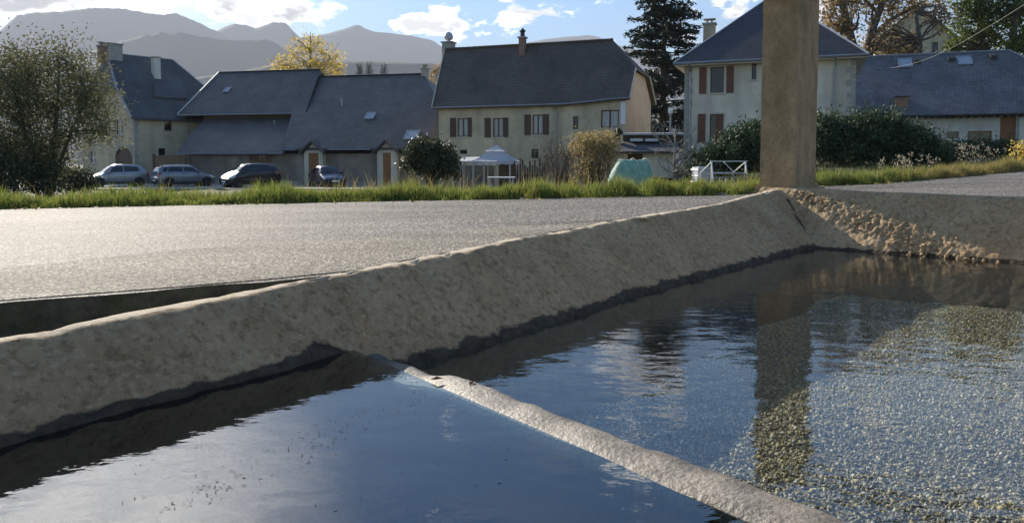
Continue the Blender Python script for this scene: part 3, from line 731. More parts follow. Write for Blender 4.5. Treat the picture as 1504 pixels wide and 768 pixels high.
# ---------------------------------------------------------------- mountains
def ridge(name, pts, d, mat, seed, rough=1.0, foot=.78, x0=-420, x1=1960, base=-40):
    px = np.arange(x0, x1, 5.0); X0 = [p[0] for p in pts]; Y0 = [p[1] for p in pts]
    py = np.interp(px, X0, Y0); rows = []
    T = np.concatenate([np.linspace(0, 1, 34), 1 + np.linspace(.06, 1, 8)])
    for t in T:
        row = []
        for x, y in zip(px, py):
            r = ray(x, y); zc = r.z * d + CZ; zc += (noise.noise((x * .05, seed, 0)) * .5 + noise.noise((x * .16, seed, 2)) * .25) * d * .0030 * rough
            X = r.x * d
            if t <= 1:
                Y = d * (foot + (1 - foot) * t); s = t ** 1.25
                g = noise.noise((X * .0022, Y * .0009, seed)) + .5 * noise.noise((X * .006, Y * .003, seed + 4)) + .25 * noise.noise((X * .016, Y * .008, seed + 8))
                z = base + (zc - base) * s + g * d * .022 * rough * t * (1 - t) * 3.2
                lim = base + (zc - base) * (Y / d) * .985 if t < 1 else 1e9
                z = min(z, lim)
            else:
                Y = d * (1 + (t - 1) * .25); z = base + (zc - base) * (1 - (t - 1)) - 2
            row.append((X, Y, z))
        rows.append(row)
    return tag(grid_mesh(name, np.array(rows), mat), kind='structure')
ridge('mountain_range', [(-420, 60), (-200, 70), (-60, 66), (0, 45), (10, 38), (25, 22), (60, 19), (90, 17), (140, 12), (185, 13), (215, 20), (240, 22), (260, 20), (290, 33), (322, 48), (360, 74), (420, 110), (520, 150), (1960, 190)], 5200, MATS['hill_forest'], 1, rough=1.5)
ridge('mountain_range', [(-420, 150), (200, 120), (290, 60), (330, 40), (345, 35), (360, 37), (375, 42), (400, 33), (420, 34), (430, 45), (442, 57), (470, 80), (560, 140), (1960, 190)], 5600, MATS['hill_forest'], 6, rough=.6)
ridge('mountain_range', [(-420, 150), (300, 120), (400, 70), (440, 56), (480, 50), (505, 43), (518, 38), (528, 37), (537, 43), (550, 47), (600, 52), (635, 60), (652, 70), (680, 95), (760, 140), (1960, 190)], 6000, MATS['hill_forest'], 12, rough=.6)
ridge('mountain_range', [(-420, 160), (560, 130), (680, 84), (740, 70), (800, 58), (860, 52), (880, 55), (905, 66), (960, 80), (1060, 110), (1200, 120), (1960, 150)], 6700, MATS['hill_forest'], 17, rough=.6)
ridge('foothill', [(-420, 60), (-100, 95), (40, 120), (130, 78), (180, 60), (230, 48), (260, 48), (300, 55), (330, 60), (390, 58), (402, 62), (418, 74), (445, 90), (520, 120), (640, 150), (1960, 190)], 3700, MATS['hill_forest'], 23, rough=1.5)
ridge('foothill', [(-420, 170), (160, 140), (300, 112), (360, 104), (410, 92), (440, 87), (480, 90), (560, 91), (620, 93), (700, 100), (800, 120), (960, 150), (1960, 170)], 2500, MATS['valley_forest'], 31, rough=.8)
def build_haze():
    m = bpy.data.materials.new('haze'); m.use_nodes = True; nt = m.node_tree; nt.nodes.clear()
    o = nt.nodes.new('ShaderNodeOutputMaterial'); v = nt.nodes.new('ShaderNodeVolumePrincipled'); nt.links.new(v.outputs[0], o.inputs['Volume'])
    v.inputs['Color'].default_value = (.46, .50, .58, 1); v.inputs['Density'].default_value = HAZE; v.inputs['Anisotropy'].default_value = .1
    mb = MB(); mb.box(-9000, 9000, -4600, 9200, -75, 1260)
    tag(mb.obj('haze', m), kind='stuff')
HAZE = 1.75e-4
# ---------------------------------------------------------------- buildings
class House:
    """local frame: x along the front, y away from the eye, z up from the ground at the front corner"""
    def __init__(s, name, label, cat, X, Y, deg, zrel, group=None):
        s.O = Vector((X, Y, CZ + zrel)); s.a = R(deg); s.t = Vector((math.cos(s.a), -math.sin(s.a), 0)); s.q = Vector((math.sin(s.a), math.cos(s.a), 0))
        s.root = thing(name, label, cat, s.O, -s.a, group)
    def px(s, px, py, q=0.0):
        r = ray(px, py); Y = (q + s.O.to_2d().dot(s.q.to_2d())) / (r.x * s.q.x + s.q.y)
        P = Vector((r.x * Y, Y, CZ + r.z * Y)) - s.O
        return P.dot(s.t), P.z
    def rect(s, x0, x1, y0, y1, q=0.0):
        a, b = s.px(x0, y1, q), s.px(x1, y0, q); return (a[0], b[0], a[1], b[1])
    def zrel(s, z): return z + CZ - s.O.z
def fmap(y=0): return lambda u, d, z: (u, y + d, z)              # front: d = depth inwards
def rmap(L): return lambda u, d, z: (L - d, u, z)                # right end wall
def lmap(x=0): return lambda u, d, z: (x + d, u, z)              # left end wall
def wall(mb, mp, u0, u1, z0, z1, holes=(), mi=0, rev=.2, top=None):
    """outer skin of a wall with real openings and reveals; top: list of (u, z) for a gable outline above z1"""
    us = sorted({u0, u1, *[h[0] for h in holes], *[h[1] for h in holes]}); zs = sorted({z0, z1, *[h[2] for h in holes], *[h[3] for h in holes]})
    us = [u for u in us if u0 <= u <= u1]; zs = [z for z in zs if z0 <= z <= z1]
    for a, b in zip(us, us[1:]):
        for c, d in zip(zs, zs[1:]):
            m = ((a + b) / 2, (c + d) / 2)
            if any(h[0] < m[0] < h[1] and h[2] < m[1] < h[3] for h in holes): continue
            mb.add([mp(a, 0, c), mp(b, 0, c), mp(b, 0, d), mp(a, 0, d)], [(0, 1, 2, 3)], mi)
    for h in holes:
        a, b, c, d = h[:4]
        mb.add([mp(a, 0, c), mp(b, 0, c), mp(b, 0, d), mp(a, 0, d), mp(a, rev, c), mp(b, rev, c), mp(b, rev, d), mp(a, rev, d)], [(0, 1, 5, 4), (1, 2, 6, 5), (2, 3, 7, 6), (3, 0, 4, 7)], mi)
    if top: mb.add([mp(u, 0, z) for u, z in top], [tuple(range(len(top)))], mi)
def mbox(mb, mp, u0, u1, d0, d1, z0, z1, mi=0):
    vs = [mp(u, d, z) for z in (z0, z1) for d in (d0, d1) for u in (u0, u1)]
    mb.add(vs, [(0, 1, 3, 2), (4, 5, 7, 6), (0, 1, 5, 4), (2, 3, 7, 6), (0, 2, 6, 4), (1, 3, 7, 5)], mi)
def window(par, mp, r, frame='white_paint', pane='window_glass', mull=1, sill=None, trim=None, bar=.05, cross=0, depth=.10):
    a, b, c, d = r; f = MB()
    for (u0, u1, z0, z1) in [(a, b, c, c + bar), (a, b, d - bar, d), (a, a + bar, c + bar, d - bar), (b - bar, b, c + bar, d - bar)]: mbox(f, mp, u0, u1, depth, depth + .06, z0, z1)
    for k in range(mull):
        u = a + (b - a) * (k + 1) / (mull + 1); mbox(f, mp, u - bar * .7, u + bar * .7, depth - .003, depth + .055, c + bar, d - bar)
    for k in range(cross):
        z = c + (d - c) * (k + 1) / (cross + 1); mbox(f, mp, a + bar, b - bar, depth + .004, depth + .05, z - .015, z + .015)
    w = f.obj('window', MATS[frame], par)
    g = MB(); mbox(g, mp, a + bar * .5, b - bar * .5, depth + .025, depth + .035, c + bar * .5, d - bar * .5); g.obj('pane', MATS[pane], w)
    bk = MB(); mbox(bk, mp, a - .02, b + .02, depth + .11, depth + .13, c - .02, d + .02); bk.obj('backing', MATS['plastic_black'], w)
    if sill:
        s_ = MB(); mbox(s_, mp, a - .08, b + .08, -.06, .09, c - .08, c - .002); s_.obj('sill', MATS[sill], w)
    if trim:
        t = MB(); e = .12
        for (u0, u1, z0, z1) in [(a - e, a - .002, c - e, d + e), (b + .002, b + e, c - e, d + e), (a - .002, b + .002, d + .002, d + e), (a - .002, b + .002, c - e, c - .082)]: mbox(t, mp, u0, u1, -.02, .03, z0, z1)
        t.obj('surround', MATS[trim], w)
    return w
def shutter(par, mp, r, m, d0=-.055):
    a, b, c, d = r; s_ = MB(); mbox(s_, mp, a, b, d0, d0 + .035, c, d)
    n = max(2, int((b - a) / .11))
    for k in range(n): u = a + (b - a) * (k + .5) / n; mbox(s_, mp, u - .04, u + .04, d0 - .01, d0 + .002, c + .03, d - .03)
    for z in (c + (d - c) * .18, c + (d - c) * .82): mbox(s_, mp, a + .02, b - .02, d0 - .022, d0 - .008, z - .04, z + .04)
    return s_.obj('shutter', m if not isinstance(m, str) else MATS[m], par)
def door(par, mp, r, m, name='door', panels=2):
    a, b, c, d = r; s_ = MB(); mbox(s_, mp, a, b, .10, .15, c, d)
    n = max(2, int((b - a) / .14))
    for k in range(n): u = a + (b - a) * (k + .5) / n; mbox(s_, mp, u - (b - a) / n * .46, u + (b - a) / n * .46, .085, .102, c + .02, d - .02)
    o = s_.obj(name, MATS[m], par)
    h = MB(); mbox(h, mp, b - .16, b - .06, .04, .084, c + 1.0, c + 1.03); h.obj('handle', MATS['dark_metal'], o)
    return o
def chimney(par, x, y, z0, z1, w=.7, d=.7, m='cream_render', pot=True, cap=True):
    c = MB(); c.box(x - w / 2, x + w / 2, y - d / 2, y + d / 2, z0, z1)
    o = c.obj('chimney', MATS[m], par)
    if cap:
        k = MB(); k.box(x - w / 2 - .08, x + w / 2 + .08, y - d / 2 - .08, y + d / 2 + .08, z1 + .002, z1 + .1)
        if pot:
            for u in (-.2, .2): k.box(x + u * w - .05, x + u * w + .05, y - .12, y + .12, z1 + .1, z1 + .32)
            k.box(x - w / 2, x + w / 2, y - d / 2, y + d / 2, z1 + .322, z1 + .38)
        k.obj('chimney_cap', MATS['quoin_stone'], o)
    return o
def skylight(par, P, sx, sy, slope, m='zinc', open_=0):
    """roof window lying on a front slope; slope = dz/dy"""
    x, y, z = P; n = Vector((0, -slope, 1)).normalized(); u = Vector((0, 1, slope)).normalized(); f = MB()
    c = Vector(P)
    def q(a, b, h): return c + Vector((a, 0, 0)) + u * b + n * h
    def bx(a0, a1, b0, b1, h0, h1):
        vs = [q(a, b, h) for h in (h0, h1) for b in (b0, b1) for a in (a0, a1)]
        f.add(vs, [(0, 1, 3, 2), (4, 5, 7, 6), (0, 1, 5, 4), (2, 3, 7, 6), (0, 2, 6, 4), (1, 3, 7, 5)])
    e = .09
    bx(-sx / 2, sx / 2, -sy / 2, -sy / 2 + e, -.05, .10); bx(-sx / 2, sx / 2, sy / 2 - e, sy / 2, -.05, .10); bx(-sx / 2, -sx / 2 + e, -sy / 2 + e, sy / 2 - e, -.05, .10); bx(sx / 2 - e, sx / 2, -sy / 2 + e, sy / 2 - e, -.05, .10)
    o = f.obj('skylight', MATS[m], par); f = MB()
    vs = [q(a, b, h) for h in (.05, .07) for b in (-sy / 2 + e * .5, sy / 2 - e * .5) for a in (-sx / 2 + e * .5, sx / 2 - e * .5)]
    f.add(vs, [(0, 1, 3, 2), (4, 5, 7, 6), (0, 1, 5, 4), (2, 3, 7, 6), (0, 2, 6, 4), (1, 3, 7, 5)])
    f.obj('pane', MATS['roof_glass'], o); return o
material('roof_glass', (.30, .33, .36), rough=.08, spec=.8)
def quoins(par, mp, z0, z1, u0, sgn, mp2=None, n=None):
    """alternating corner stones, a little proud; each stone a part"""
    z = z0; k = 0
    while z < z1 - .2:
        h = .30 + .08 * random.random(); h = min(h, z1 - z); w = .42 if k % 2 else .26; w += random.uniform(-.03, .05)
        q = MB(); a, b = (u0, u0 + w) if sgn > 0 else (u0 - w, u0)
        mbox(q, mp, a, b, -.018 - .008 * random.random(), .05, z + .012, z + h - .012); q.obj('quoin', MATS['quoin_stone'], par); z += h; k += 1

def gable_roof_house3():
    H = House('cream_house', 'long cream house with steep dark roof and brown shutters behind the gazebo', 'house', -5.05, 51.0, 20, -1.55)
    rt = H.root; zr = H.zrel; L, D = 13.0, 9.5; ze = zr(3.85)
    mp = fmap(0)
    wins = [H.rect(672, 687.5, 173.5, 201), H.rect(724, 739, 173.5, 201.5), H.rect(782, 797.5, 168.5, 198)]
    small = H.rect(841.5, 849.5, 171, 190); big = H.rect(882.5, 909, 161.5, 188); b1 = H.rect(675, 686, 220, 226.5); b2 = H.rect(780.5, 791, 219, 233)
    hs = wins + [small, big, b1, b2]
    ek = lambda x: ze + .26 * float(sst(x, 8.6, 13.1))
    w = MB(); xs = [0, 8.6] + list(np.linspace(9.2, 13.0, 8))
    wall(w, mp, 0, L, -.6, ze - .05, hs, rev=.22)
    w.add([(x, 0, ze - .05) for x in xs] + [(x, 0, ek(x) + .05) for x in xs], [(i, i + 1, i + 1 + len(xs), i + len(xs)) for i in range(len(xs) - 1)])
    wall(w, lmap(0), 0, D, -.6, ze - .1, top=[(0, ze - .1), (D, ze - .1), (D, zr(4.45)), (3.0, zr(7.95)), (0, ze + .05)])
    w.add([(0, D, -.6), (L, D, -.6), (L, D, zr(4.5)), (0, D, zr(4.5))], [(0, 1, 2, 3)])
    w.obj('wall', MATS['cream_render'], rt)
    g = MB(); slit = (5.9, 6.02, zr(2.1), zr(3.3)); wall(g, rmap(L), .003, D, -.6, ze - .1, [slit], top=[(.003, ze - .1), (D, ze - .1), (D, zr(4.5)), (7.0, zr(6.0)), (1.65, zr(6.0)), (.003, ek(13) + .05)])
    tag(g.obj('gable_wall', MATS['lit_gable_render'], rt), 'freshly rendered paler gable end')
    b = MB(); mbox(b, rmap(L), 5.9, 6.02, .12, .14, zr(2.1), zr(3.3)); b.obj('slit_window', MATS['window_glass'], rt)
    # roof: front slope in strips so the eave can sweep up at the gable end
    r = MB(); rid = (3.0, zr(8.15)); xs = [-.35, 2, 4.5, 7, 8.6, 9.4, 10.2, 11.0, 11.47, 12.2, 12.8, 13.28]
    def topp(x):
        if x <= 11.47: return rid if x > 0 else rid
        f = (x - 11.47) / (13.28 - 11.47); return (rid[0] + (1.6 - rid[0]) * f, rid[1] + (zr(6.1) - rid[1]) * f)
    ex = .55
    xt = lambda x: x - ex * max(0, 1 - (x + .35) / 3)
    for a, c in zip(xs, xs[1:]):
        ta, tc = topp(a), topp(c)
        r.slab([(a, -.28, ek(a) - .10), (c, -.28, ek(c) - .10), (xt(c), tc[0], tc[1]), (xt(a), ta[0], ta[1])], .16)
    bx = [-.35, 11.47]
    r.slab([(-.35 - ex, rid[0], rid[1]), (11.47, rid[0], rid[1]), (13.28, 7.0, zr(6.1)), (13.28, D + .3, zr(4.42)), (-.35, D + .3, zr(4.42))], .16)
    r.slab([(11.47, rid[0], rid[1] + .004), (13.30, 1.6, zr(6.1)), (13.30, 7.0, zr(6.1))], .15)
    ro = r.obj('roof', MATS['brown_tile'], rt)
    rc = MB()
    for k in range(26): u = -.85 + k * .475; rc.tube([(u, rid[0], rid[1] + .01), (u + .47, rid[0], rid[1] + .02)], .11, 8)
    rc.obj('ridge_tiles', MATS['brown_tile'], ro)
    for pq in (((-.38, -.3, ek(0) - .14), (-.38 - ex, rid[0], rid[1] - .04)), ((13.31, -.28, ek(13) - .16), (13.31, 1.6, zr(6.02))), ((13.33, 7.0, zr(6.02)), (13.33, D + .3, zr(4.34)))): MB().bar(*pq, .06, .2).obj('verge_board', MATS['window_trim'], rt)
    gt = MB(); gt.tube([(x, -.34, ek(x) - .14) for x in xs], .055, 6); gt.obj('gutter', MATS['zinc'], rt)
    for q in (zr(0),): pass
    p = MB(); u = H.px(817, 160)[0]; p.tube([(u, -.3, ek(u) - .18), (u, -.08, ek(u) - .5), (u, -.08, -.4)], .045, 6); p.obj('drainpipe', MATS['zinc'], rt)
    for i, (wr, L0, R0) in enumerate([(wins[0], (661.5, 670), (687.6, 693)), (wins[1], (712, 720.8), (739.2, 746.5)), (wins[2], (770.5, 779.8), (797.7, 806.3))]):
        window(rt, mp, wr, 'brown_shutter', 'pale_curtain', 1, 'window_trim', bar=.06, cross=0)
        for q in (L0, R0): s_ = H.rect(q[0], q[1], wr and 173, 201); shutter(rt, mp, (s_[0], s_[1], wr[2] - .02, wr[3] + .02), 'brown_shutter')
    window(rt, mp, small, 'brown_shutter', 'window_glass', 0, None, bar=.05)
    window(rt, mp, big, 'brown_shutter', 'pale_curtain', 1, 'window_trim', bar=.07)
    window(rt, mp, b1, 'brown_shutter', 'window_glass', 0, 'window_trim', bar=.05)
    window(rt, mp, b2, 'brown_shutter', 'window_glass', 0, 'window_trim', bar=.05)
    wp = MB(); q = H.rect(911.8, 923.2, 149, 183); mbox(wp, mp, q[0], min(q[1], L - .02), -.09, -.012, q[2], q[3]); tag(wp.obj('shutter', MATS['white_paint'], rt), 'white panel at the corner')
    # chimneys: one with a round cowl at the left end, a slim one on the slope
    u, z = H.px(660, 78, 3.4); c = chimney(rt, u - .05, 3.4, zr(6.5), zr(8.65), .75, .7, 'quoin_stone', pot=False)
    k = MB(); k.lathe([(.12, 0), (.14, .12), (.30, .2), (.34, .42), (.26, .62), (.1, .72)], (u - .05, 3.4, zr(8.755)), 12); k.obj('chimney_cowl', MATS['galvanised'], c)
    u, z = H.px(767.5, 75, 2.6); c = chimney(rt, u, 2.6, zr(6.4), zr(8.55), .42, .42, 'brick', pot=False)
    k = MB(); k.lathe([(.16, 0), (.16, .35), (.22, .36), (.22, .42), (.04, .6)], (u, 2.6, zr(8.652)), 10); k.obj('chimney_pot', MATS['dark_metal'], c)
gable_roof_house3()

def build_barn():
    H = House('barn', 'long low barn with sweeping grey slate roofs beyond the parked cars', 'barn', -25.2, 58.0, 12, -1.8)
    rt = H.root; zr = H.zrel; mp = fmap(0); L = 19.3
    d1 = H.rect(367, 400, 226.5, 263); p1 = H.rect(458.5, 472.5, 217, 256); p2 = H.rect(566.5, 578, 219, 256)
    d1 = (d1[0], d1[1], .02, min(d1[3], zr(.62)))
    p1 = (p1[0], p1[1], .0, p1[3]); p2 = (p2[0], p2[1], .0, p2[3])
    w = MB(); wall(w, mp, 0, L, -.5, zr(.62), [d1], rev=.2)
    w2 = []
    w.add([(0, 0, -.5), (0, 14, -.5), (0, 14, zr(3.2)), (0, 4, zr(3.3)), (0, 0, zr(.62))], [(0, 1, 2, 3, 4)])
    w.add([(L, 0, -.5), (L, 14, -.5), (L, 14, zr(3.2)), (L, 8, zr(7)), (L, 0, zr(.62))], [(0, 1, 2, 3, 4)])
    w.add([(0, 14, -.5), (L, 14, -.5), (L, 14, zr(3.2)), (0, 14, zr(3.2))], [(0, 1, 2, 3)])
    w.obj('wall', MATS['barn_render'], rt)
    for (u0, u1) in ((-.03, d1[0] - .1), (d1[1] + .1, p1[0] - .75), (p1[1] + .75, p2[0] - .75)): pl = MB(); mbox(pl, mp, u0, u1, -.06, .0, -.5, .35); pl.obj('plinth', MATS['quoin_stone'], rt)
    # double door
    m = (d1[0] + d1[1]) / 2; window(rt, mp, (m - .35, m + .35, d1[2] + .8, d1[3] - .05), 'old_wood', 'window_glass', 1, None)
    door(rt, mp, (d1[0], m - .36, d1[2], d1[3]), 'old_wood'); door(rt, mp, (m + .36, d1[1], d1[2], d1[3]), 'old_wood')
    b = MB(); mbox(b, mp, m - .36, m + .36, .11, .16, d1[2], d1[2] + .8); b.obj('panel', MATS['old_wood'], rt)
    # main slope, right half
    sl = lambda y: zr(1.02 + (7.35 - 1.02) * (y + .6) / 8.6)
    xl = H.px(414, 219, -.6)[0]; xk = H.px(432, 172, 4.2)[0]; xr = H.px(643, 136, 4.6)[0]; x0 = H.px(478, 116, 8)[0]; x1 = H.px(622, 113, 8)[0]
    r = MB()
    r.slab([(xl, -.6, sl(-.6)), (L + .5, -.6, sl(-.6)), (min(xr, L + .2), 4.6, sl(4.6)), (x1, 8, sl(8)), (x0 - 3.5, 8, sl(8)), (xk, 4.2, sl(4.2))], .16)
    r.slab([(x1, 8, sl(8) + .003), (x0 - 4, 8, sl(8) + .003), (x0 - 4, 14.5, zr(3.0)), (L + .5, 14.5, zr(3.0))], .16)
    r.slab([(min(xr, L + .2), 4.6, sl(4.6)), (L + .5, -.6, sl(-.6)), (L + .5, 14.5, zr(3.0)), (x1, 8, sl(8))], .15)
    ro = r.obj('roof', MATS['barn_slate'], rt)
    # lean-to slope, left half
    s2 = lambda y: zr(.74 + (3.62 - .74) * (y + .55) / 4.65)
    a0 = H.px(259, 227, -.55)[0]; a1 = H.px(299, 171, 4.1)[0]; xm = H.px(415, 222, -.55)[0]; xt = H.px(432, 171, 4.1)[0]
    r = MB(); r.slab([(a0, -.55, s2(-.55)), (xm + .1, -.55, s2(-.55)), (xt + .1, 4.1, s2(4.1)), (a1, 4.1, s2(4.1))], .14)
    r.slab([(a0, -.55, s2(-.55) - .003), (a1, 4.1, s2(4.1) - .003), (a1, 9, s2(4.1)), (a0, 9, zr(.74))], .14)
    r.obj('lean_to_roof', MATS['barn_slate'], rt)
    v = MB(); v.bar((xm + .12, -.6, s2(-.6) + .05), (xt + .12, 4.1, s2(4.1) + .05), .10, .12); v.obj('valley_flashing', MATS['zinc'], rt)
    # upper roof block
    ye, yr = 3.6, 8.2; e0 = H.px(262, 167.5, ye)[0]; e1 = H.px(450, 165, ye)[0]; r0 = H.px(322, 107.5, yr)[0]; r1 = H.px(472, 102.5, yr)[0]
    z_e, z_r = H.px(350, 166, ye)[1], H.px(400, 105, yr)[1]
    up = MB(); up.slab([(e0, ye, z_e), (e1, ye, z_e), (r1 - .1, yr, z_r), (r0, yr, z_r)], .2); up.slab([(e0, ye, z_e - .003), (r0, yr, z_r - .003), (e0, 13, z_e)], .2); up.slab([(r0, yr, z_r + .003), (r1 - .1, yr, z_r + .003), (e1, 13, z_e), (e0, 13, z_e)], .2)
    uo = up.obj('upper_roof', MATS['barn_slate'], rt)
    k = MB(); k.bar((e0 - .02, ye - .02, z_e - .05), (r0, yr, z_r + .02), .10, .2); k.obj('hip_flashing', MATS['galvanised'], uo)
    k = MB(); k.bar((e1 + .03, ye - .05, z_e - .12), (r1 - .07, yr, z_r - .12), .07, .34); k.obj('verge_board', MATS['dark_metal'], uo)
    k = MB(); k.tube([(e0, ye - .08, z_e - .12), (e1, ye - .08, z_e - .12)], .07, 6); k.obj('gutter', MATS['zinc'], uo)
    uw = MB(); uw.add([(a1, ye + .5, zr(3)), (e1 - .2, ye + .5, zr(3)), (e1 - .2, ye + .5, z_e), (a1, ye + .5, z_e)], [(0, 1, 2, 3)]); uw.add([(e1 - .2, ye + .5, zr(2)), (r1 - .3, yr, zr(2)), (r1 - .3, yr, z_r - .2), (e1 - .2, ye + .5, z_e)], [(0, 1, 2, 3)]); uw.obj('upper_wall', MATS['beam_wood'], rt)
    gt = MB(); gt.tube([(a0, -.62, s2(-.55) - .1), (xm, -.62, s2(-.55) - .1)], .06, 6); gt.tube([(xl, -.68, sl(-.6) - .1), (p1[0] - .9, -.68, sl(-.6) - .1)], .06, 6); gt.tube([(p1[1] + .9, -.68, sl(-.6) - .1), (p2[0] - .9, -.68, sl(-.6) - .1)], .06, 6); gt.obj('gutter', MATS['zinc'], rt)
    # gabled porches over the two doors
    for (pr, ax, half) in ((p1, 456 + 6, 1.0), (p2, 572, .98)):
        c = (pr[0] + pr[1]) / 2; za = zr(1.62); zb = zr(.72)
        q = MB(); y0, y1 = -1.0, 1.6
        q.slab([(c - half, y0, zb), (c, y0, za), (c, y1, za), (c - half, y1, zb)], .12); q.slab([(c, y0, za + .003), (c + half, y0, zb), (c + half, y1, zb), (c, y1, za + .003)], .12)
        po = q.obj('porch_roof', MATS['barn_slate'], rt)
        pw = MB(); f = fmap(-.55); top = [(c - .75, zb - .02), (c + .75, zb - .02), (c, za - .14)]
        wall(pw, f, c - .75, c + .75, -.3, zb - .02, [(pr[0], pr[1], 0, pr[3] if pr[3] < zb - .05 else zb - .05)], rev=.15, top=top)
        pw.add([(c - .75, -.55, -.3), (c - .75, 0, -.3), (c - .75, 0, zb), (c - .75, -.55, zb)], [(0, 1, 2, 3)]); pw.add([(c + .75, -.55, -.3), (c + .75, 0, -.3), (c + .75, 0, zb), (c + .75, -.55, zb)], [(0, 1, 2, 3)])
        pw.obj('porch_wall', MATS['grey_render'], rt)
        door(rt, f, (pr[0], pr[1], 0, min(pr[3], zb - .05)), 'door_wood')
    def on(px, py, fn, ylo, yhi):
        best = None
        for y in np.linspace(ylo, yhi, 60):
            x, z = H.px(px, py, y); e = abs(z - fn(y))
            if best is None or e < best[0]: best = (e, (x, y, fn(y)))
        return best[1]
    u2 = lambda y: z_e + (z_r - z_e) * (y - ye) / (yr - ye)
    skylight(rt, on(334, 133, u2, ye, yr), .55, .7, (z_r - z_e) / (yr - ye))
    k1 = (7.35 - 1.02) / 8.6
    skylight(rt, on(544, 171.5, sl, 0, 8), .78, .95, k1); skylight(rt, on(605, 200, sl, 0, 8), 1.05, 1.2, k1)
    for (px, py) in ((403, 180), (502, 155)):
        P = on(px, py, sl if px > 450 else s2, 0, 8); t = MB(); t.tube([(P[0], P[1], P[2] - .1), (P[0], P[1], P[2] + .55 if px > 450 else P[2] + .2)], .07, 7); t.obj('vent_pipe', MATS['zinc'], rt)
    u, z = H.px(624, 108, 8); chimney(rt, u, 8, zr(6.6), zr(7.75), .5, .5, 'quoin_stone', pot=True)
    rg = MB(); rg.tube([(x0 - 1, 8, sl(8) + .03), (x1, 8, sl(8) + .03)], .09, 7); rg.tube([(r0, yr, z_r + .03), (r1 - .1, yr, z_r + .03)], .09, 7); rg.obj('ridge_tiles', MATS['dark_metal'], rt)
build_barn()

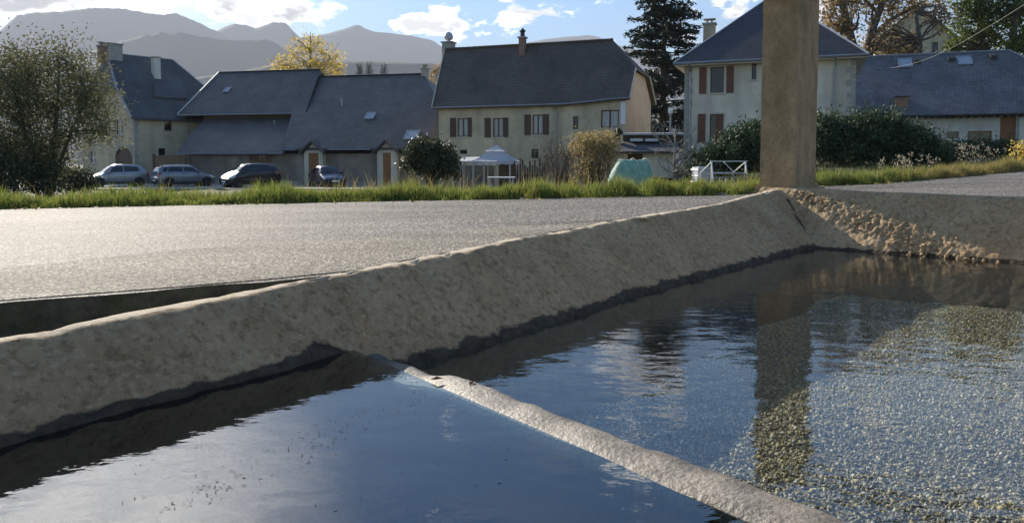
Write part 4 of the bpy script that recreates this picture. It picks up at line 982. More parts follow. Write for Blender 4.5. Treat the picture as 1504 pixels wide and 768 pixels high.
def build_left_house():
    H = House('old_house', 'tall old stone house with steep half-hipped roof and arched doorway behind the leafy tree', 'house', -30.7, 60.0, -51, -1.8)
    rt = H.root; zr = H.zrel; L, D = 9.5, 10.4; ze = zr(4.0); zt = zr(9.25); mp = fmap(0); ml = lmap(0)
    w1 = H.rect(241.5, 252, 171, 192); w2 = H.rect(233, 243, 218, 229)
    w = MB(); wall(w, mp, 0, L, -.6, ze, [w1, w2], rev=.25)
    # left end wall, measured along y
    def lp(px, py):
        r = ray(px, py); o = H.O; n = H.t
        Y = o.to_2d().dot(n.to_2d()) / (r.x * n.x + n.y); P = Vector((r.x * Y, Y, CZ + r.z * Y)) - o; return P.dot(H.q), P.z
    a = lp(195, 244); b = lp(169, 217); dr_ = (a[0], b[0], .0, b[1]); a = lp(182, 198); b = lp(168.5, 175.5); w3 = (a[0], b[0], a[1], b[1]); a = lp(141, 240); b = lp(131, 222); w4 = (a[0], b[0], a[1], b[1])
    zh = zr(6.1); f = (zh - ze) / (zt - ze); yh0, yh1 = D / 2 * f, D - D / 2 * f
    wall(w, ml, 0, D, -.6, ze, [dr_, w3, w4], rev=.3, top=[(0, ze), (D, ze), (yh1, zh), (yh0, zh)])
    w.add([(0, D, -.6), (L, D, -.6), (L, D, ze), (0, D, ze)], [(0, 1, 2, 3)]); w.add([(L, 0, -.6), (L, D, -.6), (L, D, ze), (L, 0, ze)], [(0, 1, 2, 3)])
    w.obj('wall', MATS['cream_render'], rt)
    r = MB(); o = .4; k = (zt - ze) / (D / 2); zl = ze - k * o; rx0, rx1 = H.px(157, 82, D / 2)[0], 5.9
    r.slab([(-.35, -o, zl), (L + .4, -o, zl), (rx1, D / 2, zt), (rx0, D / 2, zt), (-.35, yh0, zh)], .18)
    r.slab([(-.35, D + o, zl), (-.35, yh1, zh), (rx0, D / 2, zt + .003), (rx1, D / 2, zt + .003), (L + .4, D + o, zl)], .18)
    r.slab([(-.37, yh0, zh - .003), (rx0, D / 2, zt + .005), (-.37, yh1, zh - .003)], .18); r.slab([(L + .4, -o, zl - .003), (L + .4, D + o, zl - .003), (rx1, D / 2, zt - .003)], .18)
    ro = r.obj('roof', MATS['old_slate'], rt)
    hp = MB(); hp.tube([(-.37, yh0, zh + .03), (rx0, D / 2, zt + .03), (rx1, D / 2, zt + .03), (L + .4, -o, zl + .03)], .09, 6); hp.tube([(-.37, yh0, zh), (-.37, -o, zl)], .09, 6); hp.obj('ridge_tiles', MATS['zinc'], ro)
    window(rt, mp, w1, 'brown_shutter', 'window_glass', 0, 'quoin_stone'); window(rt, mp, w2, 'brown_shutter', 'window_glass', 0, None)
    window(rt, ml, w3, 'white_paint', 'window_glass', 1, 'quoin_stone', cross=2); window(rt, ml, w4, 'white_paint', 'window_glass', 1, 'quoin_stone', cross=1)
    # arched door surround: the wall hole is square, the arch is a stone piece in its head
    a, b, c, d = dr_; ar = MB(); n = 12; rad = (b - a) / 2
    pts = [(a + rad - rad * math.cos(math.pi * i / n), d - rad * .55 + rad * .55 * math.sin(math.pi * i / n)) for i in range(n + 1)]
    for i in range(n):
        p, q = pts[i], pts[i + 1]; ar.add([ml(p[0], -.03, p[1]), ml(q[0], -.03, q[1]), ml(q[0], -.03, d + .18), ml(p[0], -.03, d + .18), ml(p[0], .25, p[1]), ml(q[0], .25, q[1])], [(0, 1, 2, 3), (0, 1, 5, 4)])
    ar.obj('door_arch', MATS['quoin_stone'], rt); door(rt, ml, dr_, 'brown_shutter')
    quoins(rt, mp, -.2, ze - .3, -.02, 1); quoins(rt, ml, -.2, ze - .3, -.02, 1)
    p = MB(); u = H.px(274, 190)[0]; p.tube([(u, -.1, ze - .3), (u, -.1, -.3)], .055, 6); p.obj('drainpipe', MATS['zinc'], rt)
    u = H.px(167, 80, 5)[0]; chimney(rt, u, 5.0, zr(8.6), zr(10.0), 1.15, .8, 'quoin_stone', pot=False)
    chimney(rt, u - .95, 5.1, zr(8.4), zr(9.75), .45, .5, 'brick', pot=True)
    u = H.px(228, 95, 3.6)[0]; chimney(rt, u, 3.5, zr(7.2), zr(9.05), .55, .6, 'pale_render', pot=False)
    # small dark lean-to and dormer strip
    dm = MB(); P = [(2.6, 1.1), (5.6, 1.1)]; dm.slab([(2.3, 1.3, ze + k * 1.3 + .25), (5.2, 1.3, ze + k * 1.3 + .25), (4.6, 2.6, ze + k * 2.6 + .12), (2.9, 2.6, ze + k * 2.6 + .12)], .14); dm.obj('dormer', MATS['old_slate'], rt)
    ln = MB(); ln.slab([(3.6, -2.3, zr(.72)), (6.6, -2.3, zr(.72)), (6.6, .0, zr(2.1)), (4.7, .0, zr(2.1))], .12); ln.box(3.9, 6.4, -2.1, -1.95, -.4, zr(.6)); ln.obj('lean_to', MATS['dark_metal'], rt)
build_left_house()

def build_villa():
    H = House('villa', 'two storey pale house with hipped slate roof and red shutters behind the pillar', 'house', 10.03, 43.0, 21.5, -.25)
    rt = H.root; zr = H.zrel; L, D = 9.0, 9.0; ze = zr(5.80); zt = zr(9.85); mp = fmap(0)
    u1 = H.rect(1043, 1063.5, 98.5, 137); u2 = H.rect(1104, 1111, 93.5, 117); u3 = H.rect(1042, 1063, 167.5, 208); u4 = H.rect(1186, 1200, 165, 205)
    w = MB(); wall(w, mp, 0, L, -.8, ze, [u1, u2, u3, u4], rev=.22)
    for pts in ([(0, 0), (0, D)], [(L, 0), (L, D)], [(0, D), (L, D)]):
        (a, b), (c, d) = pts; w.add([(a, b, -.8), (c, d, -.8), (c, d, ze), (a, b, ze)], [(0, 1, 2, 3)])
    w.obj('wall', MATS['grey_render'], rt)
    o = .55; k = (zt - ze) / (D / 2 + .0); zl = ze - .12; rA, rB = 4.1, 5.0
    r = MB(); c4 = [(-o, -o, zl), (L + o, -o, zl), (L + o, D + o, zl), (-o, D + o, zl)]; A, B = (rA, D / 2, zt), (rB, D / 2, zt)
    up = lambda p, e: (p[0], p[1], p[2] + e)
    r.slab([c4[0], c4[1], B, A], .12); r.slab([up(c4[1], .002), up(c4[2], .002), up(B, .002)], .12); r.slab([up(c4[2], .004), up(c4[3], .004), up(A, .004), up(B, .004)], .12); r.slab([up(c4[3], .006), up(c4[0], .006), up(A, .006)], .12)
    ro = r.obj('roof', MATS['blue_slate'], rt)
    hp = MB(); hp.tube([c4[0], A, B, c4[1]], .06, 6); hp.obj('hip_flashing', MATS['zinc'], ro)
    sf = MB(); sf.box(-o + .03, L + o - .03, -o + .03, D + o - .03, zl - .20, zl - .125); sf.obj('soffit', MATS['window_trim'], rt)
    gt = MB(); gt.tube([(-o - .05, -o - .07, zl - .06), (L + o + .05, -o - .07, zl - .06)], .07, 7); gt.obj('gutter', MATS['zinc'], rt)
    for px in (1013.5, 1225.5):
        u = H.px(px, 150)[0]; p = MB(); p.tube([(u, -o - .05, zl - .1), (u, -.10, zl - .5), (u, -.10, -.6)], .055, 7); p.obj('drainpipe', MATS['zinc'], rt)
    window(rt, mp, u1, 'brown_shutter', 'window_glass', 0, 'window_trim', 'window_trim'); window(rt, mp, u2, 'brown_shutter', 'window_glass', 0, 'window_trim', 'window_trim')
    window(rt, mp, u3, 'brown_shutter', 'window_glass', 0, 'window_trim', 'window_trim'); window(rt, mp, u4, 'brown_shutter', 'window_glass', 0, 'window_trim', 'window_trim')
    for q, wr in (((1027, 1038), u1), ((1067, 1078), u1), ((1025.8, 1037.5), u3), ((1200.5, 1207), u4)):
        s_ = H.rect(q[0], q[1], 100, 130); shutter(rt, mp, (s_[0], s_[1], wr[2] - .03, wr[3] + .03), 'red_shutter')
    s_ = H.rect(1051.5, 1063, 100, 130); tag(shutter(rt, mp, (s_[0], s_[1] + .02, u3[2] + .03, u3[3] - .03), 'red_shutter', .04), 'half closed red shutter')
    quoins(rt, mp, -.2, ze - .2, -.015, 1); quoins(rt, mp, -.2, ze - .2, L + .015, -1); quoins(rt, lmap(0), -.2, ze - .2, 0, 1)
    u = H.px(1042, 50, 7.6)[0]; chimney(rt, u, 7.6, zr(6), zr(9.15), .75, .6, 'cream_render', pot=True)
    P = H.px(1091, 72, 1.2); v = MB(); v.lathe([(.13, -.3), (.13, .12), (.2, .13), (.2, .2), (.05, .3)], (P[0], 1.2, P[1]), 9); v.obj('roof_vent', MATS['zinc'], rt)
build_villa()

def build_right_house():
    H = House('cottage', 'single storey white cottage with wide slate roof and orange wooden door', 'house', 23.6, 51.5, 20, .55)
    rt = H.root; zr = H.zrel; L, D = 15.5, 10.0; ze = zr(3.52); zt = zr(7.85); mp = fmap(0)
    s1 = H.rect(1390.5, 1408.5, 193.5, 203.5); s2 = H.rect(1421, 1457, 192.5, 216); dr_ = H.rect(1467.5, 1493, 172, 220)
    dr_ = (dr_[0], dr_[1], dr_[2], min(dr_[3], ze - .02))
    w = MB(); wall(w, mp, 0, L, -1.2, ze, [s1, s2, dr_], rev=.22)
    for (a, b), (c, d) in ([(0, 0), (0, D)], [(L, 0), (L, D)], [(0, D), (L, D)]): w.add([(a, b, -1.2), (c, d, -1.2), (c, d, ze), (a, b, ze)], [(0, 1, 2, 3)])
    w.add([(0, 0, ze), (0, D, ze), (0, D / 2, zt - .1)], [(0, 1, 2)]); w.obj('wall', MATS['pale_render'], rt)
    k = (zt - ze) / (D / 2); o = .55; zl = ze - k * o + .12; rx = H.px(1482, 78, D / 2)[0]
    r = MB(); r.slab([(-.3, -o, zl), (L + o, -o, zl), (rx, D / 2, zt), (-.3, D / 2, zt)], .16); r.slab([(-.3, D / 2, zt + .003), (rx, D / 2, zt + .003), (L + o, D + o, zl), (-.3, D + o, zl)], .16); r.slab([(L + o, -o, zl + .002), (L + o, D + o, zl + .002), (rx, D / 2, zt + .002)], .15)
    ro = r.obj('roof', MATS['grey_slate'], rt)
    hp = MB(); hp.tube([(-.3, D / 2, zt + .02), (rx, D / 2, zt + .02), (L + o, -o, zl + .02)], .08, 6); hp.obj('ridge_flashing', MATS['zinc'], ro)
    gt = MB(); gt.tube([(-.3, -o - .07, zl - .10), (L + o, -o - .07, zl - .10)], .075, 7); gt.obj('gutter', MATS['dark_metal'], rt)
    rf = MB()
    for i in range(38): x = -.1 + i * .42; rf.box(x, x + .08, -o + .03, .0, zl - .26, zl - .165)
    rf.obj('rafter_ends', MATS['beam_wood'], rt)
    window(rt, mp, s1, 'brown_shutter', 'window_glass', 0, None, bar=.04); window(rt, mp, s2, 'door_wood', 'window_glass', 1, 'window_trim', bar=.08)
    door(rt, mp, dr_, 'door_wood')
    f = lambda y: zl + (zt - zl) * (y + o) / (D / 2 + o); k2 = (zt - zl) / (D / 2 + o)
    def on(px, py):
        return min(((abs(H.px(px, py, y)[1] - f(y)), (H.px(px, py, y)[0], y, f(y))) for y in np.linspace(-.4, 5, 80)), key=lambda q: q[0])[1]
    skylight(rt, on(1329.5, 94), .92, 1.15, k2); skylight(rt, on(1416.5, 90), .95, 1.15, k2)
    P = on(1324, 153); v = MB(); v.box(P[0] - .38, P[0] + .38, P[1] - .3, P[1] + .3, P[2] - .3, P[2] + .42); v.obj('roof_vent', MATS['brick'], rt); c = MB(); c.box(P[0] - .44, P[0] + .44, P[1] - .36, P[1] + .36, P[2] + .422, P[2] + .5); c.obj('roof_vent', MATS['dark_metal'], rt)
    for q in ((1347, 92), (1397, 88.5), (1459, 85)):
        P = on(*q); v = MB(); v.slab([(P[0] - .2, P[1] - .2, P[2] + .16), (P[0] + .2, P[1] - .2, P[2] + .16), (P[0] + .2, P[1] + .25, P[2] + .28), (P[0] - .2, P[1] + .25, P[2] + .28)], .3); v.obj('slate_vent', MATS['dark_metal'], rt)
    pipe = MB(); u = H.px(1495, 190)[0]; pipe.tube([(u, -.12, zl - .3), (u, -.12, -.9)], .05, 6); pipe.obj('drainpipe', MATS['zinc'], rt)
    for k_ in range(2): pass
build_right_house()

def build_far_house():
    H = House('tall_house', 'tall beige house half hidden behind the autumn trees above the cottage', 'house', *at(1284, 200, 88).to_2d(), 12, 1.2)
    rt = H.root; zr = H.zrel; L = H.px(1404, 60)[0]; ze = H.px(1404, 55)[1]; zt = ze + 3.6; mp = fmap(0)
    ws = [H.rect(1322, 1332, 92, 112), H.rect(1336, 1346, 38, 52), H.rect(1368, 1378, 62, 82)]
    w = MB(); wall(w, mp, 0, L, -2, ze, ws, top=[(0, ze), (L, ze), (L / 2, zt)])
    for (a, b), (c, d) in ([(0, 0), (0, 10)], [(L, 0), (L, 10)], [(0, 10), (L, 10)]): w.add([(a, b, -2), (c, d, -2), (c, d, ze), (a, b, ze)], [(0, 1, 2, 3)])
    w.obj('wall', MATS['cream_render'], rt)
    r = MB(); r.slab([(-.6, -.6, ze - .42), (L / 2, -.6, zt + .1), (L / 2, 10.6, zt + .1), (-.6, 10.6, ze - .42)], .18); r.slab([(L / 2, -.6, zt + .103), (L + .6, -.6, ze - .42), (L + .6, 10.6, ze - .42), (L / 2, 10.6, zt + .103)], .18); r.obj('roof', MATS['old_slate'], rt)
    for q in ws: window(rt, mp, q, 'brown_shutter', 'window_glass', 1, 'window_trim')
build_far_house()

def build_shed():
    H = House('garden_shed', 'low garden shed with two stepped dark roofs beside the green netting tunnel', 'shed', *at(903, 250, 37).to_2d(), 10, -1.3)
    rt = H.root; zr = H.zrel; mp = fmap(0); L = H.px(992, 240)[0]
    dr_ = H.rect(922, 944, 226, 256); dr_ = (dr_[0], dr_[1], 0, dr_[3])
    ze = H.px(930, 222.5, -.4)[1]; zm = H.px(930, 207, 1.6)[1]
    w = MB(); wall(w, mp, 0, L, -.5, ze, [dr_]); w.add([(L, 0, -.5), (L, 4, -.5), (L, 4, zm), (L, 0, ze)], [(0, 1, 2, 3)]); w.add([(0, 0, -.5), (0, 4, -.5), (0, 4, zm), (0, 0, ze)], [(0, 1, 2, 3)]); w.obj('wall', MATS['grey_render'], rt)
    door(rt, mp, dr_, 'beam_wood')
    r = MB(); r.slab([(-.1, -.45, ze), (L + .2, -.45, ze), (L + .2, 1.6, zm), (.25, 1.6, zm)], .10); r.obj('roof', MATS['blue_slate'], rt)
    zt = H.px(950, 195, 1.7)[1]; u = MB(); u.box(.35, L + .25, 1.6, 4.4, zm - .1, zt - .10); u.obj('upper_wall', MATS['beam_wood'], rt)
    u = MB(); u.slab([(.2, 1.3, zt - .05), (L + .5, 1.3, zt - .05), (L + .5, 4.7, zt + .12), (.6, 4.7, zt + .12)], .09); u.obj('upper_roof', MATS['zinc'], rt)
    c = MB(); c.tube([(-.05, 1.2, zm - .0), (-.02, 1.15, zm + .35), (.12, 1.2, zt + .1), (.28, 1.4, zt - .05)], [.22, .26, .2, .12], 9); tag(c.obj('rolled_cover', MATS['dark_leaf'], rt), 'rolled dark green cover on the roof corner')
    for px in (935, 957):
        u_, z = H.px(px, 205, 1.2); s_ = MB(); s_.box(u_ - .32, u_ + .32, 1.0, 1.3, z - .1, z + .04); s_.obj('roof_slab', MATS['galvanised'], rt)
build_shed()

def build_gate():
    A, B = at(228, 255, 56.5), at(272, 255, 55.2); g = gz(A.x, A.y)
    rt = thing('wooden_gate', 'weathered plank gate between the old house and the barn', 'gate', (A.x, A.y, g), math.atan2(B.y - A.y, B.x - A.x)); L = (B - A).length; h = at(250, 228.5, 56).z - g
    n = 11
    for k in range(n): MB().box(L * k / n + .012, L * (k + 1) / n - .012, -.02, .02, .06, h + random.uniform(-.03, .03)).obj('board', MATS['old_wood'], rt)
    r = MB(); r.box(0, L, .022, .06, .35, .47); r.box(0, L, .022, .06, h - .4, h - .28); r.obj('rail', MATS['old_wood'], rt)
    for x in (-.09, L + .09): MB().box(x - .08, x + .08, -.08, .08, -.3, h + .12).obj('post', MATS['beam_wood'], rt)
build_gate()

# ---------------------------------------------------------------- vehicles
def car(name, label, x, y, head, paint, L=3.9, Wd=1.74, Hh=1.5, kind='hatch'):
    """head: direction of the bonnet in degrees from +X; profile lofted from nose to tail"""
    rt = thing(name, label, 'car', (x, y, gz(x, y) + .07), R(head), None)
    P = {'hatch': [(0, .55, .57, .74, .66), (.02, .64, .66, .84, .70), (.08, .70, .73, .93, .76), (.16, .78, .82, .98, .78), (.24, .86, .91, 1.0, .78), (.31, .915, 1.16, 1.0, .70), (.39, .93, 1.40, 1.0, .66), (.46, .94, 1.485, 1.0, .655), (.58, .95, 1.50, 1.0, .655), (.72, .965, 1.485, 1.0, .65), (.86, .985, 1.41, .98, .63), (.925, .99, 1.26, .95, .68), (.965, .97, 1.03, .92, .74), (.99, .80, .82, .88, .74), (1.0, .56, .58, .82, .70)],
         'wagon': [(0, .58, .60, .76, .68), (.02, .67, .69, .86, .72), (.07, .76, .79, .95, .78), (.15, .85, .89, .99, .80), (.23, .92, .97, 1.0, .80), (.29, .965, 1.2, 1.0, .72), (.36, .98, 1.42, 1.0, .68), (.43, .985, 1.49, 1.0, .67), (.58, .99, 1.50, 1.0, .67), (.76, 1.0, 1.49, 1.0, .67), (.90, 1.01, 1.45, .98, .66), (.95, 1.01, 1.30, .96, .70), (.98, .98, 1.04, .93, .76), (.995, .80, .82, .9, .76), (1.0, .56, .58, .84, .72)],
         'mpv': [(0, .55, .57, .74, .66), (.02, .66, .68, .84, .70), (.07, .75, .79, .93, .76), (.14, .84, .90, .98, .76), (.20, .91, 1.0, 1.0, .74), (.28, .945, 1.26, 1.0, .70), (.36, .955, 1.45, 1.0, .66), (.45, .96, 1.515, 1.0, .65), (.58, .97, 1.53, 1.0, .65), (.74, .985, 1.52, 1.0, .65), (.88, 1.0, 1.47, .98, .63), (.945, 1.0, 1.30, .95, .68), (.975, .97, 1.04, .92, .74), (.995, .80, .82, .88, .74), (1.0, .56, .58, .82, .70)]}[kind]
    P = np.array(P); ts = np.unique(np.concatenate([P[:, 0], np.linspace(0, 1, 46)])); hs = Hh / 1.5
    prm = np.stack([np.interp(ts, P[:, 0], P[:, k]) for k in range(1, 5)], 1)
    ks = np.array([.25, .5, .25])
    for k in range(4): q = np.convolve(np.pad(prm[:, k], 1, 'edge'), ks, 'valid'); prm[2:-2, k] = q[2:-2]
    hw = Wd / 2
    def section(i):
        zb, zt, wb, wr = prm[i]; zb *= hs; zt *= hs; wb *= hw; wr *= hw
        return [(0, .20), (wb * .84, .20), (wb * .97, .30), (wb * 1.0, .48), (wb * .995, zb * .72 + .12), (wb * .965, zb), (wr + (wb - wr) * .02, zt - .06 * (zt > zb + .1) - .004), (wr * .88, zt - .015), (wr * .5, zt + .012), (0, zt + .02)]
    S_ = np.array([section(i) for i in range(len(ts))]); X = L / 2 - ts * L; nj = S_.shape[1]
    rows = []
    for i in range(len(ts)):
        right = [(X[i], -w, z) for w, z in S_[i]]; left = [(X[i], w, z) for w, z in S_[i][1:-1]][::-1]; rows.append(right + left)
    mb = MB(); n = len(rows[0]); mb.v = [p for r in rows for p in r]
    for i in range(len(rows) - 1):
        for j in range(n): mb.f.append([i * n + j, i * n + (j + 1) % n, (i + 1) * n + (j + 1) % n, (i + 1) * n + j]); mb.m.append(0)
    mb.f += [list(range(n)), list(range((len(rows) - 1) * n, len(rows) * n))[::-1]]; mb.m += [0, 0]
    body = mb.obj('body', MATS[paint], rt, True)
    def S(t, jf, sgn):
        i = np.interp(t, ts, np.arange(len(ts))); i0 = int(min(i, len(ts) - 2)); f = i - i0; j0 = int(min(jf, nj - 2)); g = jf - j0
        w, z = (S_[i0, j0] * (1 - f) + S_[i0 + 1, j0] * f) * (1 - g) + (S_[i0, j0 + 1] * (1 - f) + S_[i0 + 1, j0 + 1] * f) * g
        return Vector((L / 2 - t * L, sgn * w, z))
    def patch(nm, t0, t1, j0, j1, sgn, m, off=.012, nt_=6, nj_=5, t0b=None, t1b=None, par=rt):
        """piece of the body's skin lifted a little; t0b/t1b: ends at the upper edge"""
        t0b = t0 if t0b is None else t0b; t1b = t1 if t1b is None else t1b; q = MB(); pts = []
        for a in range(nt_ + 1):
            for b in range(nj_ + 1):
                v = b / nj_; u = a / nt_; t = (t0 + (t1 - t0) * u) * (1 - v) + (t0b + (t1b - t0b) * u) * v; j = j0 + (j1 - j0) * v
                p = S(t, j, sgn); e = 1e-2
                nrm = (S(min(t + e, 1), j, sgn) - S(max(t - e, 0), j, sgn)).cross(S(t, min(j + .1, nj - 1), sgn) - S(t, max(j - .1, 0), sgn))
                nrm = nrm.normalized() if nrm.length > 1e-9 else Vector((0, 0, 1))
                c = Vector((p.x * .6, 0, .7)); 
                if nrm.dot(p - c) < 0: nrm = -nrm
                pts.append(p + nrm * off)
        q.add(pts, [(a * (nj_ + 1) + b, a * (nj_ + 1) + b + 1, (a + 1) * (nj_ + 1) + b + 1, (a + 1) * (nj_ + 1) + b) for a in range(nt_) for b in range(nj_)])
        return q.obj(nm, MATS[m] if isinstance(m, str) else m, par, True)
    ws0, ws1 = {'hatch': (.265, .415), 'wagon': (.25, .385), 'mpv': (.215, .395)}[kind]
    for sg in (1, -1):
        patch('windscreen', ws0, ws1 - .01, 6.25, 9, sg, 'car_glass', .012, 8, 6)
        patch('rear_window', .885, .958, 6.25, 9, sg, 'car_glass', .012, 6, 6)
        patch('side_window', ws0 + .03, .555, 5.12, 5.86, sg, 'car_glass', .012, 8, 4, ws1 - .005, .555)
        patch('side_window', .575, .83, 5.12, 5.86, sg, 'car_glass', .012, 6, 4, .575, .80)
        if kind != 'hatch': patch('side_window', .85, .925, 5.15, 5.82, sg, 'car_glass', .012, 4, 4, .815, .885)
        patch('headlight', .012, .10, 3.9, 5.0, sg, 'lamp_clear', .014, 4, 3, .02, .13)
        patch('tail_light', .945, .992, 3.9, 5.2, sg, 'lamp_red', .014, 4, 3, .94, .975)
        patch('door_seam', .565, .570, 2.2, 5.0, sg, 'plastic_black', .006, 1, 6); patch('door_seam', .315, .320, 2.2, 5.0, sg, 'plastic_black', .006, 1, 6); patch('door_seam', .83, .835, 3.6, 5.0, sg, 'plastic_black', .006, 1, 6)
        patch('sill', .22, .80, 1.3, 2.25, sg, 'plastic_black', .01, 8, 2)
        for t in (.50, .76): patch('door_handle', t, t + .04, 4.5, 4.62, sg, 'plastic_black', .02, 2, 1)
        m = MB(); p = S(ws0 + .055, 5.1, sg); m.box(p.x - .06, p.x + .07, min(p.y, p.y + sg * .2), max(p.y, p.y + sg * .2), p.z - .02, p.z + .12); m.obj('mirror', MATS[paint], rt)
    for sg in (1, -1):
        q = MB(); 
    b = MB(); b.box(L / 2 - .03, L / 2 + .015, -.48, .48, .33, .50); b.obj('grille', MATS['plastic_black'], rt)
    b = MB(); b.box(L / 2 + .012, L / 2 + .024, -.26, .26, .37, .48); b.obj('number_plate', MATS['plate_white'], rt)
    b = MB(); b.box(-L / 2 - .022, -L / 2 - .006, -.26, .26, .40, .51); b.obj('number_plate', MATS['plate_white'], rt)
    b = MB(); b.box(-L / 2 - .012, -L / 2 + .05, -.72, .72, .24, .36); b.obj('bumper_insert', MATS['plastic_black'], rt)
    for tx in (.17, .81):
        for sg in (1, -1):
            c = L / 2 - tx * L; r = .315
            a = MB(); n = 22
            for (rr, y0, y1) in ((r + .055, hw * .70, hw * 1.004),):
                vs = [(c + rr * math.cos(2 * math.pi * k / n), sg * yy, r + rr * math.sin(2 * math.pi * k / n)) for yy in (y0, y1) for k in range(n)]
                a.add(vs, [(k, (k + 1) % n, n + (k + 1) % n, n + k) for k in range(n)] + [tuple(range(n)), tuple(range(n, 2 * n))])
            a.obj('wheel_arch', MATS['plastic_black'], rt)
            t = MB(); vs = []
            prof = [(r * .62, .0), (r * .93, .0), (r, .03), (r, .17), (r * .93, .20), (r * .62, .20)]
            for (rr, yy) in prof:
                for k in range(n): vs.append((c + rr * math.cos(2 * math.pi * k / n), sg * (hw * 1.012 - yy), r + rr * math.sin(2 * math.pi * k / n)))
            t.add(vs, [(i * n + k, i * n + (k + 1) % n, (i + 1) * n + (k + 1) % n, (i + 1) * n + k) for i in range(len(prof) - 1) for k in range(n)])
            w = t.obj('wheel', MATS['rubber'], rt, False)
            m = MB(); yo = hw * 1.0
            for k in range(5):
                a0 = 2 * math.pi * k / 5; u = Vector((math.cos(a0), 0, math.sin(a0))); v = Vector((-math.sin(a0), 0, math.cos(a0))); o = Vector((c, sg * (yo - .005), r))
                m.add([o - v * .05, o + v * .05, o + u * r * .64 + v * .035, o + u * r * .64 - v * .035], [(0, 1, 2, 3)])
            vs = [(c + q * r * math.cos(2 * math.pi * k / n), sg * (yo - .012), r + q * r * math.sin(2 * math.pi * k / n)) for q in (.55, .66) for k in range(n)]
            m.add(vs, [(k, (k + 1) % n, n + (k + 1) % n, n + k) for k in range(n)]); m.obj('rim', MATS['galvanised'], w)
            m = MB(); vs = [(c + r * .6 * math.cos(2 * math.pi * k / n), sg * (yo - .05), r + r * .6 * math.sin(2 * math.pi * k / n)) for k in range(n)]; m.add(vs, [tuple(range(n))]); m.obj('hub', MATS['dark_metal'], w)
    if kind == 'wagon':
        for sg in (1, -1): r_ = MB(); r_.tube([(L / 2 - t * L, sg * hw * .62, np.interp(t, ts, prm[:, 1]) * hs + .05) for t in (.42, .55, .7, .86)], .018, 6); r_.obj('roof_rail', MATS['galvanised'], rt)
    return rt
def cars():
    def pos(px, Y): p = at(px, 270, Y); return p.x, p.y
    g = 'cars parked in front of the barn'
    for c in (car('parked_car', 'small silver hatchback with its bonnet glinting, beside the leafy tree', *pos(172, 52.0), 180 + 42, 'silver_paint', 3.95, 1.74, 1.56, 'hatch'),
              car('parked_car', 'grey estate car with roof rails parked by the plank gate', *pos(270, 52.5), 42, 'grey_paint', 3.95, 1.78, 1.50, 'wagon'),
              car('parked_car', 'black rounded people carrier parked in front of the barn double door', *pos(368, 51.0), 180 + 47, 'black_paint', 3.85, 1.76, 1.60, 'mpv'),
              car('parked_car', 'small dark hatchback with windscreen reflecting blue sky, at the end of the row', *pos(480, 52.0), -58, 'navy_paint', 3.75, 1.70, 1.46, 'hatch')): c['group'] = g
cars()
# ---------------------------------------------------------------- plants
def leaf_quads(C, size, r, flat=0.0, asp=.55):
    """rhombic leaf-sized faces at the points C; flat: 1 lays them level"""
    C = np.asarray(C); n = len(C); s = size * r.uniform(.6, 1.35, (n, 1))
    a = r.normal(size=(n, 3)); a[:, 2] *= (1 - flat); a /= np.linalg.norm(a, axis=1)[:, None] + 1e-9
    b = r.normal(size=(n, 3)); b[:, 2] *= (1 - flat); b -= a * (a * b).sum(1)[:, None]; b /= np.linalg.norm(b, axis=1)[:, None] + 1e-9
    V = np.stack([C - a * s, C + b * s * asp + a * s * .1, C + a * s, C - b * s * asp + a * s * .1], 1)
    return V.reshape(-1, 3), np.arange(n * 4).reshape(n, 4)
def clumps(center, rad, n_cl, n_leaf, sig, r, shell=.55, low=-.8):
    """leaf points gathered in clumps through an ellipsoid, most of them near its outside"""
    u = r.normal(size=(n_cl * 3, 3)); u /= np.linalg.norm(u, axis=1)[:, None]; u = u[u[:, 2] > low][:n_cl]
    k = (shell + (1 - shell) * r.uniform(0, 1, (len(u), 1)) ** .6) * r.uniform(.62, 1.22, (len(u), 1))
    cc = np.array(center) + u * k * np.array(rad)
    pts = np.repeat(cc, n_leaf, 0) + r.normal(size=(len(cc) * n_leaf, 3)) * sig * np.repeat(r.uniform(.6, 1.3, (len(cc), 1)), n_leaf, 0)
    return cc, pts
def limb(mb, p, q, r0, r1, r, bend=.12, n=6, k=5):
    p, q = Vector(p), Vector(q); L = (q - p).length; pts = []
    o = Vector(r.normal(size=3)) * L * bend
    for i in range(n + 1): t = i / n; pts.append(p.lerp(q, t) + o * math.sin(t * math.pi) + Vector(r.normal(size=3)) * L * .015)
    mb.tube(pts, [r0 + (r1 - r0) * i / n for i in range(n + 1)], k, cap=False); return pts
